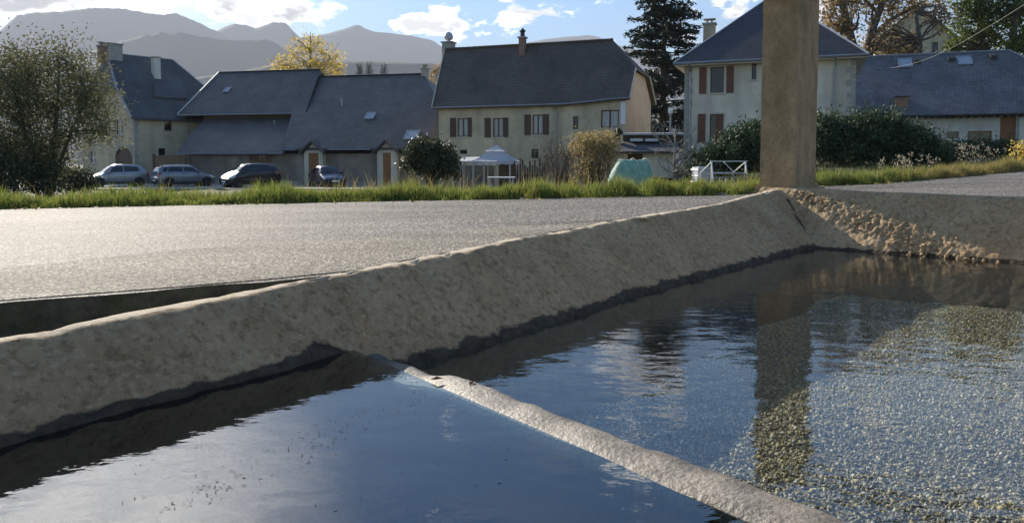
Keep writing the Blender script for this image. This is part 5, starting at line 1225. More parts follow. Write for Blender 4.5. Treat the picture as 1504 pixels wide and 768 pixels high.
def tree(name, label, cat, base, crowns, leaf, trunks, seed, bark='bark', lsize=.09, group=None, limbs=26, twigs=0, tr=.02, flat=0, parent_label=None):
    """crowns: (center, radii, clumps, leaves, sigma); trunks: list of (points, radii); all relative to base"""
    r = np.random.default_rng(seed); rt = thing(name, label, cat, base, 0, group); tb = MB(); ends = []
    for pts, rad in trunks: tb.tube(pts, rad, 9); ends += [(Vector(p), q) for p, q in zip(pts, rad)][1:]
    allc, P = [], []
    for c in crowns: cc, pp = clumps(c[0], c[1], c[2], c[3], c[4], r, *(c[5:] or ())); allc.append(cc); P.append(pp)
    cc = np.concatenate(allc); P = np.concatenate(P)
    tb.obj('trunk', MATS[bark], rt, True)
    lb = MB(); sel = cc[r.permutation(len(cc))[:limbs]]
    for c in sel:
        e = min(ends, key=lambda q: (q[0] - Vector(c)).length + max(0, q[0].z - c[2]) * 2); pts = limb(lb, e[0], c, max(e[1] * .5, tr), tr * .4, r)
        for k in range(twigs):
            q = pts[r.integers(2, len(pts))]; limb(lb, q, q + Vector(r.normal(size=3) * np.array([1, 1, .8])) * (Vector(c) - e[0]).length * .28 + Vector((0, 0, .15)), tr * .5, tr * .2, r, .1, 3, 4)
    if lb.f: o = lb.obj('limbs', MATS[bark], rt, True); tag(o, kind='stuff')
    V, Fc = leaf_quads(P, lsize, r, flat); o = np_mesh('crown', V, Fc, MATS[leaf], rt); tag(o, kind='stuff')
    return rt
def base(px, Y, py=None):
    p = at(px, 270, Y); return Vector((p.x, p.y, gz(p.x, p.y) - .05))
def up(B, px, py, Y=None):
    """offset from B to the place seen at (px, py) at that depth"""
    return at(px, py, Y or B.y) - B
S_ = lambda Y, px: px * Y / F          # size in metres of px pixels at depth Y
def build_plants():
    # leafy multi-stemmed tree on the verge side of the car park
    B = base(68, 32); Y = 32; k = S_(Y, 1)
    def C(px, py, dy=0): v = up(B, px, py); return (v.x, dy, v.z)
    T = [([(0, 0, 0), (.05, 0, .8), (.25, .1, 2.2), (.5, .2, 4.2), (.75, 0, 6.2)], [.16, .13, .10, .07, .03]), ([(.05, .1, 0), (-.3, .1, 1.4), (-.8, 0, 3.0), (-1.2, -.1, 5.2)], [.14, .11, .08, .03]), ([(.1, 0, .2), (.6, -.1, 1.6), (1.3, -.2, 3.2), (1.9, -.1, 4.6)], [.11, .08, .06, .02]), ([(-.1, 0, 0), (-.9, 0, 1.2), (-2, .1, 2.6)], [.10, .07, .03])]
    tree('leafy_tree', 'tall loose olive-green tree with many stems beside the grass verge and old house', 'tree', B,
         [(C(75, 130), (k * 85, 2.0, k * 72), 170, 60, .40), (C(20, 150), (k * 62, 1.8, k * 80), 110, 60, .40), (C(118, 180), (k * 52, 1.6, k * 55), 70, 40, .26), (C(40, 225), (k * 75, 1.5, k * 42), 130, 56, .34, .3)], 'olive_leaf', T, 11, lsize=.066, limbs=95, twigs=3, tr=.026)
    B = base(20, 31); tree('dark_shrub', 'dense dark shrub filling the shade under the leafy tree', 'shrub', B, [((0, 0, 1.15), (2.1, 1.0, 1.15), 90, 60, .22, .35), ((-1.6, .3, 1.6), (1.3, .9, 1.5), 50, 60, .22, .35)], 'dark_leaf', [([(0, 0, 0), (0, 0, .9)], [.07, .03])], 12, lsize=.07, limbs=12)
    B = base(106, 40); tree('dark_shrub', 'low dark hedge bush between the leafy tree and the arched doorway', 'shrub', B, [((0, 0, .8), (1.2, .6, .85), 60, 60, .2, .35)], 'dark_leaf', [([(0, 0, 0), (0, 0, .7)], [.06, .03])], 13, lsize=.07, limbs=8)
    # yellow tree behind the barn
    B = base(458, 84); Y = 84; k = S_(Y, 1); z = lambda py: up(B, 458, py).z
    tree('yellow_tree', 'thinning yellow autumn tree rising behind the barn roof', 'tree', B,
         [((.2, 0, z(90)), (k * 44, 3, k * 32), 60, 26, .36, .6), ((-.3, 0, z(66)), (k * 26, 2.2, k * 18), 16, 14, .34, .5), ((1.8, 0, z(104)), (k * 36, 2.5, k * 22), 40, 32, .38, .5), ((-2.2, 0, z(104)), (k * 26, 2.5, k * 18), 34, 30, .38, .5)], 'yellow_leaf', [([(0, 0, 0), (0, 0, z(110)), (.1, 0, z(75)), (.1, 0, z(47))], [.28, .2, .12, .03])], 14, 'pale_bark', .13, limbs=60, twigs=2, tr=.05)
    # bare poplars far behind the barn
    for i, (px, h, lb) in enumerate([(530, 92, 'bare slender poplar beyond the barn ridge, nearest the yellow tree'), (544, 92, 'bare slender poplar second from the yellow tree beyond the barn'), (566, 94, 'lone bare poplar beyond the barn, apart from the pair by the yellow tree')]):
        B = base(px, 160); zt = up(B, px, h).z; rt = thing('poplar', lb, 'tree', B, 0, 'bare poplars beyond the barn'); r = np.random.default_rng(20 + i)
        MB().tube([(0, 0, 0), (0, 0, zt * .5), (0, 0, zt)], [.16, .1, .02], 6).obj('trunk', MATS['pale_bark'], rt); lb_ = MB()
        for k_ in range(120): z0 = zt * r.uniform(.25, .95); a = r.uniform(0, 6.28); l = (zt - z0) * .35 + 1.2; limb(lb_, (0, 0, z0), (math.cos(a) * l * .33, math.sin(a) * l * .33, z0 + l), .09, .04, r, .05, 3, 4)
        tag(lb_.obj('crown', MATS['pale_bark'], rt), kind='stuff')
    B = base(645, 78); zt = up(B, 645, 92).z
    tree('russet_tree', 'small russet tree showing between the barn chimney and the cream house', 'tree', B, [((0, 0, zt - 1.3), (1.1, 1, 1.4), 22, 26, .25)], 'autumn_leaf', [([(0, 0, 0), (0, 0, zt - 1)], [.12, .05])], 29, lsize=.12, limbs=12, tr=.03)
    # cedar between the cream house and the villa
    B = base(972, 66); Y = 66; k = S_(Y, 1); r = np.random.default_rng(31); zt = up(B, 972, -38).z
    rt = thing('cedar_tree', 'tall dark cedar with layered branches between the cream house and villa', 'tree', B)
    MB().tube([(0, 0, 0), (0, 0, zt * .5), (.1, 0, zt)], [.45, .28, .04], 9).obj('trunk', MATS['bark'], rt, True); lb_ = MB(); P = []
    for i in range(210):
        z0 = zt * (.12 + .86 * (i / 210) ** .9); f = (zt - z0) / zt; l = (1.2 + 6.6 * f ** .75) * r.uniform(.55, 1.08); a = r.uniform(0, 6.28); dr_ = r.uniform(-.14, .16)
        e = Vector((math.cos(a) * l, math.sin(a) * l, z0 + l * dr_)); pts = limb(lb_, (0, 0, z0), e, .05 + .05 * f, .012, r, .05, 5, 4)
        n = int(70 + 115 * l / 4)
        t = r.uniform(.22, 1.04, n); side = r.normal(size=n) * .12 * l * (1.15 - t) + r.normal(size=n) * .16
        for tt, sd in zip(t, side): P.append((e.x * tt - math.sin(a) * sd, e.y * tt + math.cos(a) * sd, z0 + l * dr_ * tt + .18 * math.sin(tt * 3) - abs(sd) * .25 + r.normal() * .09))
    tag(lb_.obj('limbs', MATS['bark'], rt), kind='stuff'); V, Fc = leaf_quads(np.array(P), .19, r, .55, .35); tag(np_mesh('crown', V, Fc, MATS['cedar_leaf'], rt), kind='stuff')
    # autumn trees and green trees behind the cottage
    def big(name, lb, px, Yd, trunkpx, cr, leaf, seed, ls, bark='bark', group=None, limbs=70, twigs=2):
        B = base(px, Yd); tr_ = []
        for tp in trunkpx: tr_.append(([tuple(up(B, x, y)) if y is not None else (0, 0, 0) for x, y, _ in tp], [q for _, _, q in tp]))
        k = S_(Yd, 1); cs = []
        for (x, y, rx, rz, n, nl, sg) in cr: v = up(B, x, y); cs.append(((v.x, r.uniform(-1, 1), v.z), (k * rx, k * rx * .7, k * rz), n, nl, sg, .35))
        return tree(name, lb, 'tree', B, cs, leaf, tr_, seed, bark, ls, group, limbs, twigs, .05)
    big('autumn_tree', 'old brown-leaved autumn tree with dark forked trunks, beside the villa', 1262, 64, [[(1262, None, .5), (1258, 90, .42), (1248, 50, .34), (1236, 0, .26), (1230, -50, .1)], [(1268, None, .5), (1274, 80, .45), (1282, 40, .36), (1300, -5, .24), (1320, -50, .1)], [(1280, 55, .2), (1310, 28, .17), (1345, 10, .12), (1380, -12, .06)], [(1290, 20, .16), (1260, -10, .12), (1250, -40, .06)]],
        [(1230, 22, 34, 42, 44, 28, .38), (1275, -4, 56, 28, 42, 26, .40), (1340, 6, 60, 28, 44, 26, .40), (1290, 66, 44, 18, 22, 24, .36), (1225, 75, 22, 18, 18, 26, .35)], 'autumn_leaf', 41, .15, limbs=90)
    big('autumn_tree', 'smaller copper-brown autumn tree over the cottage ridge, before the tall house', 1352, 60, [[(1352, None, .3), (1350, 60, .22), (1345, 20, .12)]], [(1330, 76, 40, 10, 26, 26, .35), (1392, 30, 20, 30, 18, 20, .4), (1310, 45, 24, 26, 16, 18, .4)], 'autumn_leaf', 42, .14, limbs=40)
    big('green_tree', 'leafy green tree over the cottage skylight, left of the pair at the frame edge', 1440, 66, [[(1440, None, .4), (1443, 78, .3), (1438, 30, .22), (1430, -10, .1)]], [(1425, 20, 36, 42, 80, 36, .42), (1450, 58, 34, 24, 50, 36, .40), (1410, 68, 18, 12, 16, 30, .3)], 'green_leaf', 43, .15, limbs=60)
    big('green_tree', 'leafy green tree farthest along the cottage roof, at the frame edge', 1492, 64, [[(1490, None, .4), (1485, 70, .3), (1492, 20, .2)]], [(1495, 10, 42, 44, 90, 36, .42), (1500, 68, 36, 26, 56, 36, .4)], 'green_leaf', 44, .15, limbs=60)
    # evergreen hedges either side of the pillar
    def bush(name, lb, B, cs, leaf, seed, ls, limbs=14, cat='bush', group=None, sh=.45, tr=.02):
        return tree(name, lb, cat, B, [(c, rd, n, nl, sg, sh, -.6) for c, rd, n, nl, sg in cs], leaf, [([(0, 0, 0), (0, 0, .5)], [.06, .03])], seed, 'bark', ls, group, limbs, 0, tr)
    B = base(1265, 29); k = S_(29, 1); v = lambda px, py: up(B, px, py)
    def cs(L_): return [((v(x, y).x, dy, v(x, y).z), (k * rx, 1.3, k * rz), int(n * 1.3), 70, .17) for x, y, rx, rz, n, dy in L_]
    bush('laurel_bush', 'large dense dark green laurel bush between the pillar and the cottage', B, cs([(1255, 212, 72, 48, 160, 0), (1205, 214, 42, 48, 70, .3), (1328, 220, 56, 34, 110, 0), (1378, 236, 36, 18, 60, .1), (1290, 196, 50, 32, 80, .4)]), 'laurel_leaf', 51, .06)
    B = base(1085, 27.5); k = S_(27.5, 1)
    bush('laurel_bush', 'dark laurel bush against the villa wall behind the white frame', B, cs([(1082, 232, 50, 36, 110, 0), (1112, 215, 32, 34, 60, .2), (1050, 245, 34, 26, 50, .1), (1100, 204, 18, 18, 22, 0)]), 'laurel_leaf', 52, .06)
    B = base(1400, 37); k = S_(37, 1)
    bush('clipped_hedge', 'low clipped dark hedge under the cottage window and door', B, cs([(1410, 226, 34, 14, 60, 0), (1455, 222, 38, 12, 70, 0)]), 'laurel_leaf', 53, .06)
    B = base(632, 39); k = S_(39, 1)
    bush('round_bush', 'rounded dark bush at the foot of the cream house beside the barn', B, cs([(632, 236, 36, 30, 90, 0), (618, 228, 22, 24, 34, 0), (650, 248, 24, 22, 34, 0)]), 'dark_leaf', 54, .09)
    B = base(868, 31.5); k = S_(31.5, 1)
    t = bush('yellowing_shrub', 'tawny shrub with yellowing leaves beside the green netting tunnel', B, cs([(876, 226, 30, 30, 46, 0), (862, 214, 26, 20, 22, 0), (866, 250, 26, 16, 18, 0), (892, 212, 14, 14, 10, 0)]), 'shrub_leaf', 55, .045, 90, 'shrub', tr=.022)
    B = base(822, 33); k = S_(33, 1); r2 = np.random.default_rng(56); lb_ = MB()
    rt = thing('bare_shrub', 'nearly bare brown shrub in front of the cream house right windows', 'shrub', B)
    for i in range(95):
        a = r2.uniform(-1, 1); e = Vector((a * k * 36 + r2.normal() * .1, r2.normal() * .3, v(822, 196).z * r2.uniform(.55, 1.0) * (1 - .35 * a * a))); pts = limb(lb_, (a * .25, 0, 0), e, .02, .006, r2, .08, 5, 4)
        for q in range(4): p = pts[r2.integers(2, 6)]; limb(lb_, p, p + Vector((r2.normal() * .18, r2.normal() * .18, r2.uniform(.1, .4))), .009, .004, r2, .1, 2, 3)
    tag(lb_.obj('branches', MATS['twig'], rt), kind='stuff'); cc, pp = clumps((0, 0, v(822, 228).z), (k * 34, .4, k * 26), 60, 9, .14, r2, .3); V, Fc = leaf_quads(pp, .04, r2); tag(np_mesh('crown', V, Fc, MATS['leaf_brown'], rt), kind='stuff')
    # bare trained fruit tree beside the shed
    B = base(990, 27.5); k = S_(27.5, 1); r2 = np.random.default_rng(57); lb_ = MB(); rt = thing('bare_fruit_tree', 'bare pale fruit tree with upswept branches between the shed and villa', 'tree', B)
    zt = up(B, 990, 185).z; MB().tube([(0, 0, 0), (.0, 0, zt * .45), (.03, 0, zt)], [.055, .045, .02], 7).obj('trunk', MATS['pale_bark'], rt, True)
    for i in range(26):
        s = 1 if i % 3 else -1; z0 = zt * r2.uniform(.12, .85); l = k * r2.uniform(16, 46); p = limb(lb_, (0, 0, z0), (s * l * .75, r2.normal() * .2, z0 + l * r2.uniform(.5, 1.1)), .024, .008, r2, .18, 6, 5)
        for q in range(6): w = p[r2.integers(1, 7)]; limb(lb_, w, w + Vector((s * r2.uniform(-.1, .25), r2.normal() * .1, r2.uniform(.1, .42))), .012, .005, r2, .1, 3, 4)
    tag(lb_.obj('branches', MATS['pale_bark'], rt), kind='stuff')
    # weeds with dry heads by the right-hand road edge
    B = base(1490, 24.5); k = S_(24.5, 1); bush('orange_shrub', 'bright orange-yellow autumn shrub at the road edge below the cottage door', B, [((.35, 0, .40), (.45, .4, .38), 26, 26, .13)], 'yellow_leaf', 58, .05, 20, 'shrub', tr=.012)
    r2 = np.random.default_rng(59)
    for (px, Yd, n, hh, lb) in [(1330, 21.5, 14, .6, 'clump of dried pale flower heads before the laurel bush'), (1440, 25, 16, .8, 'tall stand of dried pale seed heads by the road below the cottage window')]:
        B = base(px, Yd); rt = thing('dry_weeds', lb, 'weeds', B, 0); st, hd = MB(), []
        for i in range(n):
            x, y = r2.normal() * .55, r2.normal() * .25; h = hh * r2.uniform(.45, 1); e = Vector((x + r2.normal() * .08, y, h)); st.tube([(x, y, -.1), e], [.008, .004], 4); 
            for q in range(14): hd.append(e + Vector(r2.normal(size=3)) * .045)
            for q in range(10): hd.append(Vector((x, y, 0)).lerp(e, r2.uniform(.2, .9)) + Vector(r2.normal(size=3)) * .06)
        tag(st.obj('stems', MATS['dry_grass'], rt), kind='stuff'); V, Fc = leaf_quads(np.array([tuple(q) for q in hd]), .028, r2); tag(np_mesh('seed_heads', V, Fc, MATS['seed_head'], rt), kind='stuff')
build_plants()

def build_grass():
    r = np.random.default_rng(61)
    def blades(name, x, d, h, w, mat, lean=.35, curve=True):
        n = len(x); y = edge_y(x) + d; z = CZ + ground_rel(x, y) - .02
        a = r.uniform(0, 6.28, n); u = np.stack([np.cos(a), np.sin(a), np.zeros(n)], 1) * w[:, None]
        b = r.uniform(0, 6.28, n); ln = np.stack([np.cos(b), np.sin(b), np.zeros(n)], 1) * (h * lean * r.uniform(.2, 1.3, n))[:, None]
        P = np.stack([x, y, z], 1); up_ = np.stack([np.zeros(n), np.zeros(n), h], 1)
        V = np.stack([P - u, P + u, P + u * .7 + up_ * .6 + ln * .35, P - u * .7 + up_ * .6 + ln * .35, P + up_ + ln], 1).reshape(-1, 3)
        i = (np.arange(n) * 5)[:, None]; Fc = np.concatenate([i + [0, 1, 2], i + [0, 2, 3], i + [3, 2, 4]], 0)
        return tag(np_mesh(name, V, Fc, MATS[mat]), kind='stuff')
    N = 85000; x = r.uniform(-11, 14.5, N); d = r.gamma(1.7, .36, N) + r.uniform(-.02, .10, N)
    tuft = np.array([noise.noise((a * .9, b * 1.3, 3)) for a, b in zip(x, d)]); tuft2 = np.array([noise.noise((a * 3.1, b * 3.1, 7)) for a, b in zip(x, d)])
    h = (.165 + .15 * tuft + .12 * tuft2) * r.uniform(.5, 1.5, N) * sst(d, -.1, .55) ** .4
    keep = (h > .03) & (d < 2.0) & (tuft2 > -.34); x, d, h = x[keep], d[keep], np.maximum(h[keep], .06)
    right = x > 6.0; dry = (x > 7.2) & (r.uniform(size=len(x)) < sst(x, 6.8, 9.5) * .75) | (r.uniform(size=len(x)) < .16)
    blades('verge_grass', x[~dry], d[~dry], h[~dry], r.uniform(.004, .009, (~dry).sum()), 'grass'); blades('dry_verge_grass', x[dry], d[dry], h[dry] * .95, r.uniform(.003, .007, dry.sum()), 'dry_grass')
    n = 520; x = np.concatenate([r.normal(-2.0, .8, 240), r.uniform(-10, 6, 160), r.normal(1.2, .6, 120)]); d = r.uniform(.5, 1.6, n)
    blades('tall_grass', x, d, r.uniform(.22, .52, n), r.uniform(.003, .005, n), 'dry_grass', .5)
    n = 26000; x = r.uniform(-16, 20, n); d = r.uniform(2.5, 26, n); t = np.array([noise.noise((a * .5, b * .5, 11)) for a, b in zip(x, d)]); k = t > -.05
    k &= ~((x / (edge_y(x) + d) < -.22) & (edge_y(x) + d > 40))
    blades('rough_grass', x[k], d[k], .12 + .2 * np.maximum(t[k], 0) + r.uniform(0, .12, k.sum()), r.uniform(.008, .016, k.sum()), 'garden_grass', .5)
    # fallen leaves along the road edge
    n = 170; x = r.uniform(-9, 8, n); y = edge_y(x) - np.abs(r.normal(size=n)) * .16 + .06; P = np.stack([x, y, CZ + road_rel(x, y) + .014], 1); V, Fc = leaf_quads(P, .03, r, .8); tag(np_mesh('road_edge_leaves', V, Fc, MATS['fallen_leaf']), kind='stuff')
M('garden_grass', (.030, .042, .014), (.075, .085, .03), rough=.7, island=True, trans=.3)
build_grass()

# ---------------------------------------------------------------- garden things
def build_garden():
    # gazebo with a two-tier canopy
    c = at(729, 262, 40.5); g = gz(c.x, c.y); k = S_(40.5, 1); rt = thing('gazebo', 'garden gazebo with two-tier white fabric canopy in front of the cream house', 'gazebo', (c.x, c.y, g), R(-14))
    z = lambda py: at(729, py, 40.5).z - g
    ze, z1, zt = z(236.5), z(222.5), z(213.5); hw = k * 29; m = MB()
    def tier(mb, w0, z0, w1, zt_, sag=.05):
        for i in range(4):
            a, b = [(1, 1), (-1, 1), (-1, -1), (1, -1)][i], [(-1, 1), (-1, -1), (1, -1), (1, 1)][i]; n = 6; vs = []
            for j in range(n + 1):
                for q in range(n + 1):
                    u, v = j / n, q / n; w = w0 + (w1 - w0) * v; x, y = (a[0] * (1 - u) + b[0] * u) * w, (a[1] * (1 - u) + b[1] * u) * w; s = sag * math.sin(math.pi * v) * 1.0 + sag * .6 * math.sin(math.pi * u) * (1 - v)
                    vs.append((x, y, z0 + (zt_ - z0) * v - s))
            mb.add(vs, [(j * (n + 1) + q, (j + 1) * (n + 1) + q, (j + 1) * (n + 1) + q + 1, j * (n + 1) + q + 1) for j in range(n) for q in range(n)])
    tier(m, hw, ze, hw * .34, z1); cn = m.obj('canopy', MATS['canvas'], rt)
    m = MB(); tier(m, hw * .46, z1 + .02, .04, zt, .02); m.obj('canopy_top', MATS['canvas'], rt)
    for sx in (1, -1):
        for sy in (1, -1): MB().bar((sx * hw * .95, sy * hw * .95, 0), (sx * hw * .95, sy * hw * .95, ze + .02), .06).obj('post', MATS['galvanised'], rt)
    for a, b in (((1, 1), (-1, 1)), ((1, -1), (-1, -1)), ((1, 1), (1, -1)), ((-1, 1), (-1, -1))): MB().bar((a[0] * hw * .95, a[1] * hw * .95, ze - .06), (b[0] * hw * .95, b[1] * hw * .95, ze - .06), .04).obj('rail', MATS['galvanised'], rt)
    v = MB()
    for i in range(4):
        a, b = [(1, 1), (-1, 1), (-1, -1), (1, -1)][i], [(-1, 1), (-1, -1), (1, -1), (1, 1)][i]; n = 10
        vs = [(a[0] * hw * (1 - t / n) + b[0] * hw * t / n, a[1] * hw * (1 - t / n) + b[1] * hw * t / n, zz) for t in range(n + 1) for zz in (ze - .05 * (t % 2) - .16, ze - .0)]; v.add(vs, [(2 * t, 2 * t + 2, 2 * t + 3, 2 * t + 1) for t in range(n)])
    v.obj('valance', MATS['canvas'], rt)
    # cabinet, table, grey screen panels under and beside it
    def put(px, Y): p = at(px, 265, Y); return Vector((p.x, p.y, gz(p.x, p.y)))
    def boxthing(name, lb, cat, px0, px1, py0, Y, d, mat, rz=0, lift=0):
        p = put((px0 + px1) / 2, Y); w = (px1 - px0) * Y / F; h = at(px0, py0, Y).z - p.z; rt = thing(name, lb, cat, p, R(rz)); return rt, w, h
    rt, w, h = boxthing('garden_cabinet', 'dark brown wooden cabinet standing under the gazebo canopy', 'cabinet', 733.5, 756.5, 237.5, 40.2, .5, 0, -8)
    MB().box(-w / 2, w / 2, -.25, .25, .05, h - .04).obj('carcass', MATS['brown_shutter'], rt); MB().box(-w / 2 - .03, w / 2 + .03, -.28, .28, h - .038, h).obj('top', MATS['brown_shutter'], rt)
    for s in (-1, 1): o = MB().box(min(s * .01, s * (w / 2 - .02)), max(s * .01, s * (w / 2 - .02)), -.275, -.251, .08, h - .07).obj('door', MATS['beam_wood'], rt); MB().box(s * .06 - .01, s * .06 + .01, -.30, -.276, h * .5 - .06, h * .5 + .06).obj('handle', MATS['zinc'], o)
    rt, w, h = boxthing('garden_table', 'low table with white top in front of the gazebo', 'table', 716.5, 756.5, 260.0, 37.5, .5, 0, -4)
    MB().box(-w / 2, w / 2, -.35, .35, h - .05, h).obj('top', MATS['white_paint'], rt)
    for sx in (-1, 1):
        for sy in (-1, 1): MB().box(sx * (w / 2 - .1) - .025, sx * (w / 2 - .1) + .025, sy * .28 - .025, sy * .28 + .025, -.05, h - .052).obj('leg', MATS['galvanised'], rt)
    # side awning on its own posts
    p = put(697, 40.8); rt = thing('side_awning', 'pale flat awning on thin posts joined to the side of the gazebo', 'awning', p, R(-8)); a = at(689, 231, 40.8).z - p.z; b = at(700, 237, 40.8).z - p.z; w = S_(40.8, 21)
    MB().slab([(-w, -.6, b), (w * .9, -.6, b + .04), (w * .9, .8, a + .05), (-w, .8, a)], .05).obj('sheet', MATS['canvas'], rt)
    for x, y in ((-w + .1, -.5), (w * .8, -.5), (-w + .1, .7), (w * .8, .7)): MB().bar((x, y, -.1), (x, y, b + .0), .06).obj('post', MATS['galvanised'], rt)
    # grey fence panels behind, dark pickets on the other side
    p0, p1 = put(650, 42.5), put(727, 41.8); rt = thing('panel_fence', 'grey panel fence running behind the round bush to the gazebo', 'fence', p0, math.atan2(p1.y - p0.y, p1.x - p0.x)); L = (p1 - p0).to_2d().length; h = at(690, 243, 42).z - p0.z; n = 5
    for i in range(n): MB().box(L * i / n + .05, L * (i + 1) / n - .05, -.02, .02, .08, h).obj('panel', MATS['fence_grey'], rt)
    for i in range(n + 1): MB().box(L * i / n - .04, L * i / n + .04, -.05, .05, -.2, h + .06).obj('post', MATS['galvanised'], rt)
    p0, p1 = put(757, 41.5), put(800, 40.8); rt = thing('picket_fence', 'dark uneven picket fence between the gazebo and the bare shrub', 'fence', p0, math.atan2(p1.y - p0.y, p1.x - p0.x)); L = (p1 - p0).to_2d().length; n = 12; r = np.random.default_rng(71)
    for i in range(n + 1): MB().box(L * i / n - .04, L * i / n + .04, -.03, .03, -.2, (at(775, 231, 41).z - p0.z) * r.uniform(.72, 1.05)).obj('picket', MATS['beam_wood'], rt)
    for z_ in (.45, 1.0): MB().box(0, L, .032, .07, z_, z_ + .08).obj('rail', MATS['beam_wood'], rt)
    # netting tunnel
    c = at(922, 268, 27); g = gz(c.x, c.y); k = S_(27, 1); rt = thing('netting_tunnel', 'domed garden tunnel covered in pale green netting beside the tawny shrub', 'tunnel', (c.x, c.y, g), R(28)); H_ = at(920, 233.5, 27).z - g; Wt = k * 24; Lt = .78; rows = []
    for i in range(15):
        t = i / 14; sc = 1 - .42 * max(0, (.35 - t) / .35) ** 2; y = -Lt + 2 * Lt * t; row = []
        for j in range(19):
            a = math.pi * j / 18; q = noise.noise((i * .5, j * .6, 2)) * .03; row.append((y * 1.0 + 0, -math.cos(a) * Wt * (sc + q), max(-.05, math.sin(a) ** .8 * H_ * (sc * .98 + q))))
        rows.append(row)
    grid_mesh('netting', np.array(rows), MATS['teal_net'], rt)
    for e, sc in ((-Lt, .58), (Lt, 1.0)):
        m = MB(); pts = [(e, -math.cos(math.pi * j / 18) * Wt * sc, max(-.05, math.sin(math.pi * j / 18) ** .8 * H_ * sc)) for j in range(19)]; m.add(pts, [tuple(range(19))]); m.obj('end_panel', MATS['teal_net'], rt)
    for t in (.28, .64, .99):
        y = -Lt + 2 * Lt * t; sc = (1 - .42 * max(0, (.35 - t) / .35) ** 2) * 1.012; MB().tube([(y, -math.cos(math.pi * j / 16) * Wt * sc, max(-.05, math.sin(math.pi * j / 16) ** .8 * H_ * sc)) for j in range(17)], .009, 6, cap=False).obj('hoop', MATS['tank_plastic'], rt)
    # wheelbarrow
    p = put(972, 28.5); rt = thing('wheelbarrow', 'dark wheelbarrow tipped up beside the bare fruit tree', 'wheelbarrow', p, R(18)); m = MB()
    vs = [(-.42, -.3, .35), (.42, -.3, .35), (.42, .3, .35), (-.42, .3, .35), (-.55, -.4, .78), (.62, -.4, .70), (.62, .4, .70), (-.55, .4, .78)]; m.add(vs, [(3, 2, 1, 0), (0, 1, 5, 4), (1, 2, 6, 5), (2, 3, 7, 6), (3, 0, 4, 7)]); m.obj('tray', MATS['rubber'], rt)
    n = 14; w = MB(); w.tube([(.62 + .2 * math.cos(2 * math.pi * i / n), 0, .2 + .2 * math.sin(2 * math.pi * i / n)) for i in range(n + 1)], .05, 7); w.obj('wheel', MATS['rubber'], rt)
    for s in (-1, 1): MB().tube([(.62, s * .1, .2), (-.3, s * .26, .34), (-1.0, s * .3, .55)], .02, 6).obj('handle', MATS['galvanised'], rt); MB().tube([(-.3, s * .26, .34), (-.38, s * .26, -.03)], .018, 6).obj('leg', MATS['galvanised'], rt)
    # water tank
    p = put(1030, 26.5); k = S_(26.5, 1); h = at(1030, 242.5, 26.5).z - p.z; w = k * 10.5; rt = thing('water_tank', 'white plastic water tank beside the open white frame', 'tank', p, R(14)); m = MB()
    m.box(-w, w, -w, w, .1, h - .06); o = m.obj('tank', MATS['tank_plastic'], rt); b = o.modifiers.new('bevel', 'BEVEL'); b.width = .05; b.segments = 3
    MB().lathe([(.09, h - .06), (.09, h), (.02, h + .01)], (0, 0, 0), 12).obj('cap', MATS['plastic_black'], rt); MB().box(-w - .02, w + .02, -w - .02, w + .02, -.05, .098).obj('pallet', MATS['old_wood'], rt)
    for z_ in (.22, .5, .78): zz = h * z_; MB().tube([(-w - .015, -w - .015, zz), (w + .015, -w - .015, zz), (w + .015, w + .015, zz), (-w - .015, w + .015, zz), (-w - .015, -w - .015, zz)], .012, 5).obj('cage_bar', MATS['galvanised'], rt)
    # open frame of a small greenhouse
    A, Bq = at(1045, 268, 24), at(1096, 268, 24); g = gz(A.x, A.y); L = (Bq - A).length; rt = thing('greenhouse_frame', 'open white greenhouse frame without panes standing in the verge grass', 'frame', (A.x, A.y, g), R(4)); z = lambda py: at(1070, py, 24).z - g
    D = 1.1; zt, zm = z(237), z(254.5); ft = .055
    def bar(p, q, w=ft, nm='bar'): return MB().bar(p, q, w * .72).obj(nm, MATS['galvanised'], rt)
    for x in (0, L): bar((x, 0, -.1), (x, 0, zt - .02), nm='post'); bar((x, D, -.1), (x, D, zm), nm='post'); bar((x, 0, zt - .02), (x, D, zm), .045, 'rafter'); bar((x - .0, -.28, -.1), (x, 0, zt - .06), .045, 'strut')
    bar((-.05, -.003, zt + .0), (L + .05, -.003, zt + .0), .05, 'top_rail'); bar((.03, .003, zm), (L - .03, .003, zm), .05, 'mid_rail'); bar((.03, -.002, zm - .14), (L - .03, -.002, zm - .14), .035, 'mid_rail'); bar((0, D, zm), (L, D, zm), .05, 'back_rail')
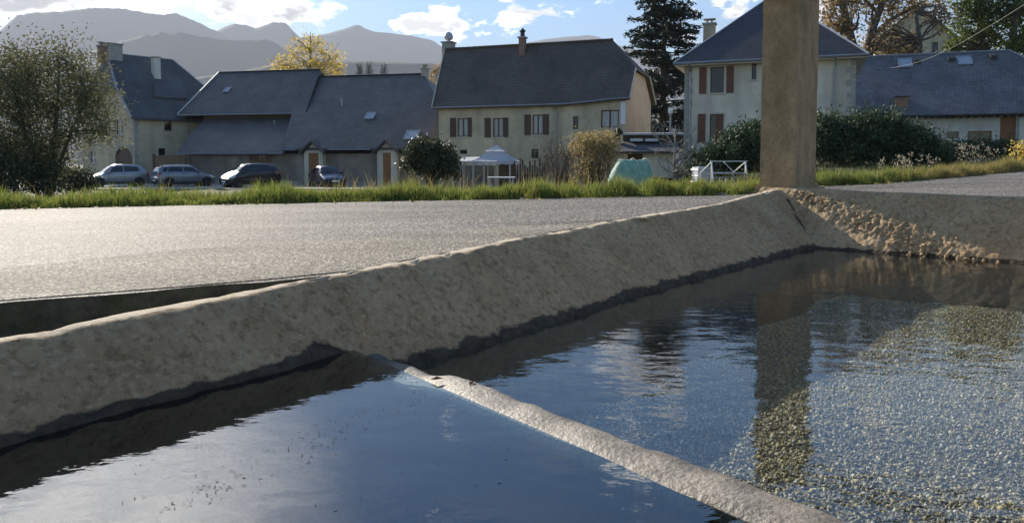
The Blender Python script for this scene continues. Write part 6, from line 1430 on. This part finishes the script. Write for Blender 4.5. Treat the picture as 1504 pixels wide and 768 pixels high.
    bar((L * .36, .01, zt - .03), (L * .66, .012, zm + .03), .04, 'brace')
    for x in (.24, .42, .64, .78): bar((L * x, .004, -.1), (L * x, .004, zm - .16), .035, 'upright')
    bar((L * .42, -.02, zm * .35), (L * .64, -.02, zm * .35), .05, 'mid_rail')
    # garden lamp
    p = put(983.5, 45); h = at(983, 160, 45).z - p.z; rt = thing('lamp_post', 'thin garden lamp post with white head before the dark cedar', 'lamp post', p)
    MB().tube([(0, 0, -.2), (0, 0, h - .3)], .05, 8).obj('pole', MATS['galvanised'], rt); MB().lathe([(.06, h - .3), (.14, h - .28), (.17, h - .05), (.1, h + .03), (.02, h + .05)], (0, 0, 0), 12).obj('lamp_head', MATS['lamp_white'], rt)
    # blue bag by the pickets
    p = put(808, 39.5); m = MB(); r = np.random.default_rng(77); rows = [[(math.cos(a) * q * (1 + .15 * noise.noise((a * 2, z_ * 3, 0))), math.sin(a) * q * .7, z_) for a in np.linspace(0, 2 * math.pi, 15)] for q, z_ in ((.05, 0), (.34, .02), (.36, .3), (.28, .6), (.12, .82), (.03, .86))]
    o = grid_mesh('garden_sack', np.array(rows), MATS['blue_plastic']); o.location = p; tag(o, 'blue plastic garden sack at the end of the picket fence', 'sack')
    # power line from the villa eave, rising towards a pole outside the frame
    cb = MB(); P = [at(1252, 94, 39.8), at(1289, 101, 38.5), at(1321, 100, 37), at(1375, 84, 34.5), at(1434, 51, 31), at(1504, 8, 27), at(1560, -30, 24)]
    Q = [P[0].lerp(P[0], 0)]
    for a, b in zip(P, P[1:]): Q += [a.lerp(b, .34), a.lerp(b, .67), b]
    for _ in range(3): Q = [Q[0]] + [(Q[i - 1] + Q[i] * 2 + Q[i + 1]) / 4 for i in range(1, len(Q) - 1)] + [Q[-1]]
    tag(cb.tube(Q, .007, 6).obj('power_cable', MATS['cable']), 'pale overhead cable sagging from the villa eave across the cottage roof', 'cable')
M('fence_grey', (.16, .165, .165), (.22, .225, .22), rough=.7, scale=4, bump=.2)
build_garden()
build_haze()
